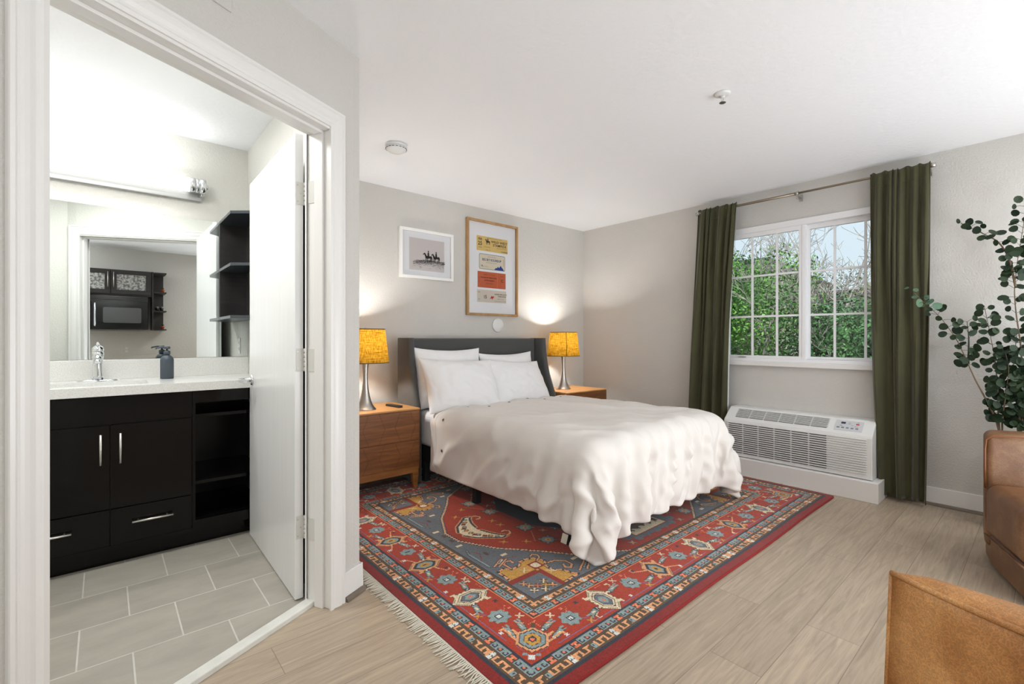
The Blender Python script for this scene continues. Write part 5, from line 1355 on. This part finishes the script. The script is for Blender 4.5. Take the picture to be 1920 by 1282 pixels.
mb = MB().tube([(near[i][0]-.001, near[i][1], .6935) for i in range(n+1)], .0052, 10); mb.tube([(near[0][0]+.002+.018*max(0, .45-z), near[0][1]+.035*(Zt-z), z) for z in (.16, .3, .45, .6, .69)], .004, 8)
obj('piping', mb, M['leather'], a2)
obj('plinth', MB().prism([(1.215, .19), (1.72, .17), (1.72, -.55), (1.20, -.55)], .02, .17), M['leather'], a2, bevel=.012, seg=3)
obj('seat', MB().prism([(1.235, .19), (1.735, .175), (1.735, -.55), (1.235, -.55)], .172, .42), M['leather'], a2, bevel=.07, seg=6, smooth=True)
for p in ((1.26, .12), (1.67, .12), (1.26, -.5), (1.67, -.5)): obj('foot', MB().lathe([(.02, .0005), (.025, .021)], p[0], p[1], 16), M['remote'], a2)

# ------------------------------------------------------------------ eucalyptus in a tall vase
px_, py_ = 4.12, .165
pl = thing('potted_eucalyptus', 'tall eucalyptus branches in a basket behind the leather chair', 'plant', (px_, py_, 0))
mb = MB().lathe([(.085, .001), (.105, .05), (.115, .25), (.10, .42), (.085, .50), (.09, .52), (.082, .52), (.076, .48), (.09, .40)], px_, py_, 40, close=False)
mb.lathe([(.08, .003), (.01, .003)], px_, py_, 30); obj('basket', mb, M['vase'], pl)
BR = [
 [(.123, .74), (.116, .981), (.123, 1.133), (.142, 1.308), (.149, 1.451), (.134, 1.636), (.108, 1.85), (.10, 1.98)],
 [(.214, .618), (.218, .864), (.23, 1.031), (.253, 1.2), (.277, 1.359)],
 [(.214, .629), (.261, .759), (.318, .902), (.351, 1.004), (.402, 1.155), (.48, 1.298), (.544, 1.373), (.618, 1.476)],
 [(.347, .993), (.343, 1.155), (.351, 1.259)],
 [(.142, 1.456), (.168, 1.641), (.214, 1.747), (.277, 1.803), (.343, 1.86), (.385, 1.891)],
 [(.203, .62), (.183, .811), (.168, .978), (.183, 1.066)],
 [(.116, .654), (.146, .814), (.153, .979), (.138, 1.199)],
 [(.10, .65), (.06, .9), (.03, 1.2), (.02, 1.5)],
 [(.12, .65), (.09, .85), (.10, 1.0), (.06, 1.15)],
]
XO = [0, .01, -.01, -.03, .03, -.05, .04, .02, -.06]
rnd = random.Random(21); stems = MB(); twig = MB()
def disc(mb, c, n, r, asp=1.0, fold=.12):
    q = n.to_track_quat('Z', 'Y').to_matrix(); a = rnd.uniform(0, 2*PI); ca, sa = math.cos(a), math.sin(a); vv = []; K = 10
    for i in range(K):
        t = 2*PI*i/K; x, y = r*math.cos(t), r*asp*math.sin(t)*(1-.12*math.cos(t)); z = fold*r*(abs(y)/r)
        x2, y2 = x*ca-y*sa, x*sa+y*ca; vv.append(tuple(Vector(c)+q @ Vector((x2, y2, z))))
    vv.append(tuple(Vector(c))); mb.add(vv, [(i, (i+1) % K, K) for i in range(K)], True)
leaf_mats = []
leaves = {0: MB(), 1: MB()}
for bi, b in enumerate(BR):
    pts = [Vector((px_+XO[bi]*(k/len(b)), y, z)) for k, (y, z) in enumerate(b)]
    if bi not in (3, 4): pts = [Vector((px_, py_, .12))]+pts
    # smooth
    sp = []
    for i in range(len(pts)-1):
        for k in range(6): sp.append(pts[i].lerp(pts[i+1], k/6))
    sp.append(pts[-1])
    for _ in range(3): sp = [sp[0]]+[(sp[i-1]+sp[i]*2+sp[i+1])/4 for i in range(1, len(sp)-1)]+[sp[-1]]
    R = [max(.0016, .0062*(1-i/len(sp))) for i in range(len(sp))]
    (stems if bi not in (3,) else twig).tube(sp, R, 7)
    m = len(sp); acc = 0; side = 1
    for i in range(1, m):
        acc += (sp[i]-sp[i-1]).length
        zz = sp[i].z
        if bi == 2 and zz < .98 or zz < .62: continue
        if bi == 0 and zz > 1.0 and zz < 1.2 and rnd.random() < .5: continue
        if acc > .030:
            acc = 0; side = -side
            for rep in range(4 if (zz < 1.0 or bi in (1, 5, 6)) else 2):
                d = Vector((rnd.uniform(-.7, .35), side*rnd.uniform(.3, 1)*(1 if rep == 0 else -1), rnd.uniform(-.1, .8))).normalized()
                L = rnd.uniform(.022, .055); c = sp[i]+d*L
                if c.x > XW-.03: c.x = XW-.03-rnd.uniform(0, .03)
                twig.tube([sp[i], sp[i].lerp(c, .5)+Vector((0, 0, .004)), c], .0011, 4, cap=False)
                nrm = Vector((-1, rnd.uniform(-1.2, .9), rnd.uniform(-.8, 1.3))).normalized()
                tip = (bi == 2 and i > m-9)
                disc(leaves[1 if tip else 0], c, nrm, rnd.uniform(.018, .029)*(.85 if i > m-4 else 1), rnd.uniform(.8, 1))
obj('branches', stems, M['stem'], pl); obj('twigs', twig, M['leaf'], pl)
o = obj('leaves', leaves[0], M['leaf'], pl, recalc=False)
o = obj('young_leaves', leaves[1], M['leafn'], pl, recalc=False)

# ------------------------------------------------------------------ outdoors
struct('ground', MB().box(4.6, 30, -12, 18, -.4, -.3), M['soil'])
rng = np.random.default_rng(77)
def shrub(name, label, c, rad, zt, nleaf, m, seed, ls=.027):
    rg = np.random.default_rng(seed)
    t = thing(name, label, 'shrub', (c[0], c[1], -.3), 'shrubs outside the window')
    nb = 26; cen = np.stack([rg.uniform(-rad[0]*.55, rad[0]*.55, nb), rg.uniform(-rad[1]*.7, rad[1]*.7, nb), rg.uniform(.2, zt-.35, nb)], 1); rr_ = rg.uniform(.32, .55, nb)
    cen[:, 2] = np.minimum(cen[:, 2], zt-rr_*.9)
    k = rg.integers(0, nb, nleaf); d = rg.normal(size=(nleaf, 3)); d /= np.linalg.norm(d, axis=1)[:, None]
    r = rr_[k]*rg.uniform(.72, 1.05, nleaf)
    p = cen[k]+d*r[:, None]+np.array([c[0], c[1], -.3+.0])
    p[:, 2] = np.maximum(p[:, 2], -.28)
    nrm = d+rg.normal(size=(nleaf, 3))*.55; nrm /= np.linalg.norm(nrm, axis=1)[:, None]
    a = np.cross(nrm, rg.normal(size=(nleaf, 3))); a /= np.linalg.norm(a, axis=1)[:, None]; b = np.cross(nrm, a)
    s = (ls*rg.uniform(.6, 1.3, nleaf))[:, None]
    v = np.stack([p+a*s, p+b*s*.5, p-a*s, p-b*s*.5], 1).reshape(-1, 3)
    w = np.array(WPOS[t.name]); v = v-w
    me = bpy.data.meshes.new('foliage'); me.vertices.add(len(v)); me.vertices.foreach_set('co', v.ravel())
    me.loops.add(len(v)); me.loops.foreach_set('vertex_index', np.arange(len(v))); me.polygons.add(nleaf); me.polygons.foreach_set('loop_start', np.arange(nleaf)*4)
    me.update(); me.validate(); me.materials.append(m)
    o = bpy.data.objects.new('foliage', me); C.collection.objects.link(o); o.parent = t
    mb = MB()
    for q in range(7):
        e = cen[q]+np.array([c[0], c[1], -.3]); mb.tube([(c[0]+rg.uniform(-.1, .1), c[1]+rg.uniform(-.1, .1), -.3), tuple((e+np.array([c[0], c[1], 0]))/2), tuple(e)], [.03, .018, .006], 5)
    obj('stems', mb, M['bark'], t)
    return t
SH = [((7.6, 4.1), (.9, .8), 3.0, 15000, 'hedge', 'tall leafy shrub outside, behind the leftmost window panes'),
      ((7.2, 2.95), (.8, .8), 2.85, 16000, 'hedge', 'bright green shrub outside, behind the second column of panes'),
      ((7.4, 1.95), (.8, .75), 2.35, 15000, 'hedge2', 'darker green shrub outside, behind the centre rail of the window'),
      ((7.3, .95), (.8, .75), 2.10, 15000, 'hedge', 'green shrub outside, behind the right window sash'),
      ((7.6, -.05), (.9, .8), 2.5, 9000, 'hedge2', 'green shrub outside, mostly hidden by the right curtain'),
      ((9.0, 1.2), (1.0, 1.3), 2.7, 9000, 'hedge3', 'pale olive shrub farther back beneath the bare branches'),
      ((9.2, 3.8), (1.0, 1.4), 2.9, 10000, 'hedge2', 'dark shrub farther back at the left edge of the window')]
for i, (c, r, z, n, m, lab) in enumerate(SH): shrub('leafy_shrub', lab, c, r, z, n, M[m], 40+i)
def bare_tree(label, base, h, seed, spread=1.0):
    t = thing('bare_tree', label, 'tree', (base[0], base[1], -.3)); r = random.Random(seed); mb = MB()
    def grow(p, d, L, rad, lev):
        n = 4; pts = [p]; q = p.copy(); dd = d.copy()
        for i in range(n):
            dd = (dd+Vector((r.uniform(-.3, .3), r.uniform(-.3, .3), r.uniform(-.12, .22)))*.6).normalized(); q = q+dd*L/n; pts.append(q.copy())
        mb.tube(pts, [max(.0032, rad*(1-.13*i)) for i in range(n+1)], 4, cap=False)
        if lev == 0: return
        for k in range(3 if lev > 1 else 4):
            a = pts[r.randint(1, n)]; nd = (dd+Vector((r.uniform(-1, 1), r.uniform(-1, 1)*spread, r.uniform(-.5, .8)))).normalized()
            grow(a, nd, L*r.uniform(.5, .75), rad*.5, lev-1)
    for k in range(7): grow(Vector((base[0]+r.uniform(-.3, .3), base[1]+r.uniform(-.6, .6), -.3)), Vector((r.uniform(-.3, .3), r.uniform(-.4, .4), 1)).normalized(), h, .028, 5)
    obj('branches', mb, M['bark'], t)
    return t
bare_tree('leafless grey tree outside, behind the right window sash', (8.3, 1.35), 1.95, 5)
bare_tree('leafless grey tree outside, behind the centre rail of the window', (8.6, 2.8), 1.8, 6)
bd = thing('neighbouring_building', 'low building with dark shingle roof beyond the shrubs', 'building', (16, 7, -.3))
obj('wall', MB().box(14, 18, 5.1, 10, -.3, 2.85), M['stucco'], bd)
mb = MB().prism([(13.6, 4.8), (18.4, 4.8), (18.4, 10.3), (13.6, 10.3)], 2.85, 2.97); mb.add([(13.6, 4.8, 2.97), (13.6, 10.3, 2.97), (16, 9.2, 3.75), (16, 5.9, 3.75), (18.4, 4.8, 2.97), (18.4, 10.3, 2.97)], [(0, 1, 2, 3), (3, 2, 5, 4), (0, 3, 4), (1, 5, 2)])
obj('roof', mb, M['roof'], bd, recalc=False)
for yy in (5.7, 8.2): obj('window', MB().box(13.97, 14.01, yy, yy+1.1, .7, 1.9), M['mwglass'], bd)
sd_ = thing('garden_shed', 'pale grey shed half hidden behind the bare branches outside', 'shed', (13.5, 2.6, -.3))
obj('wall', MB().box(12.5, 14.2, 1.4, 3.6, -.3, 2.15), M['stucco'], sd_)
mb = MB().prism([(12.3, 1.2), (14.4, 1.2), (14.4, 3.8), (12.3, 3.8)], 2.15, 2.22); obj('roof', mb, M['roof'], sd_)
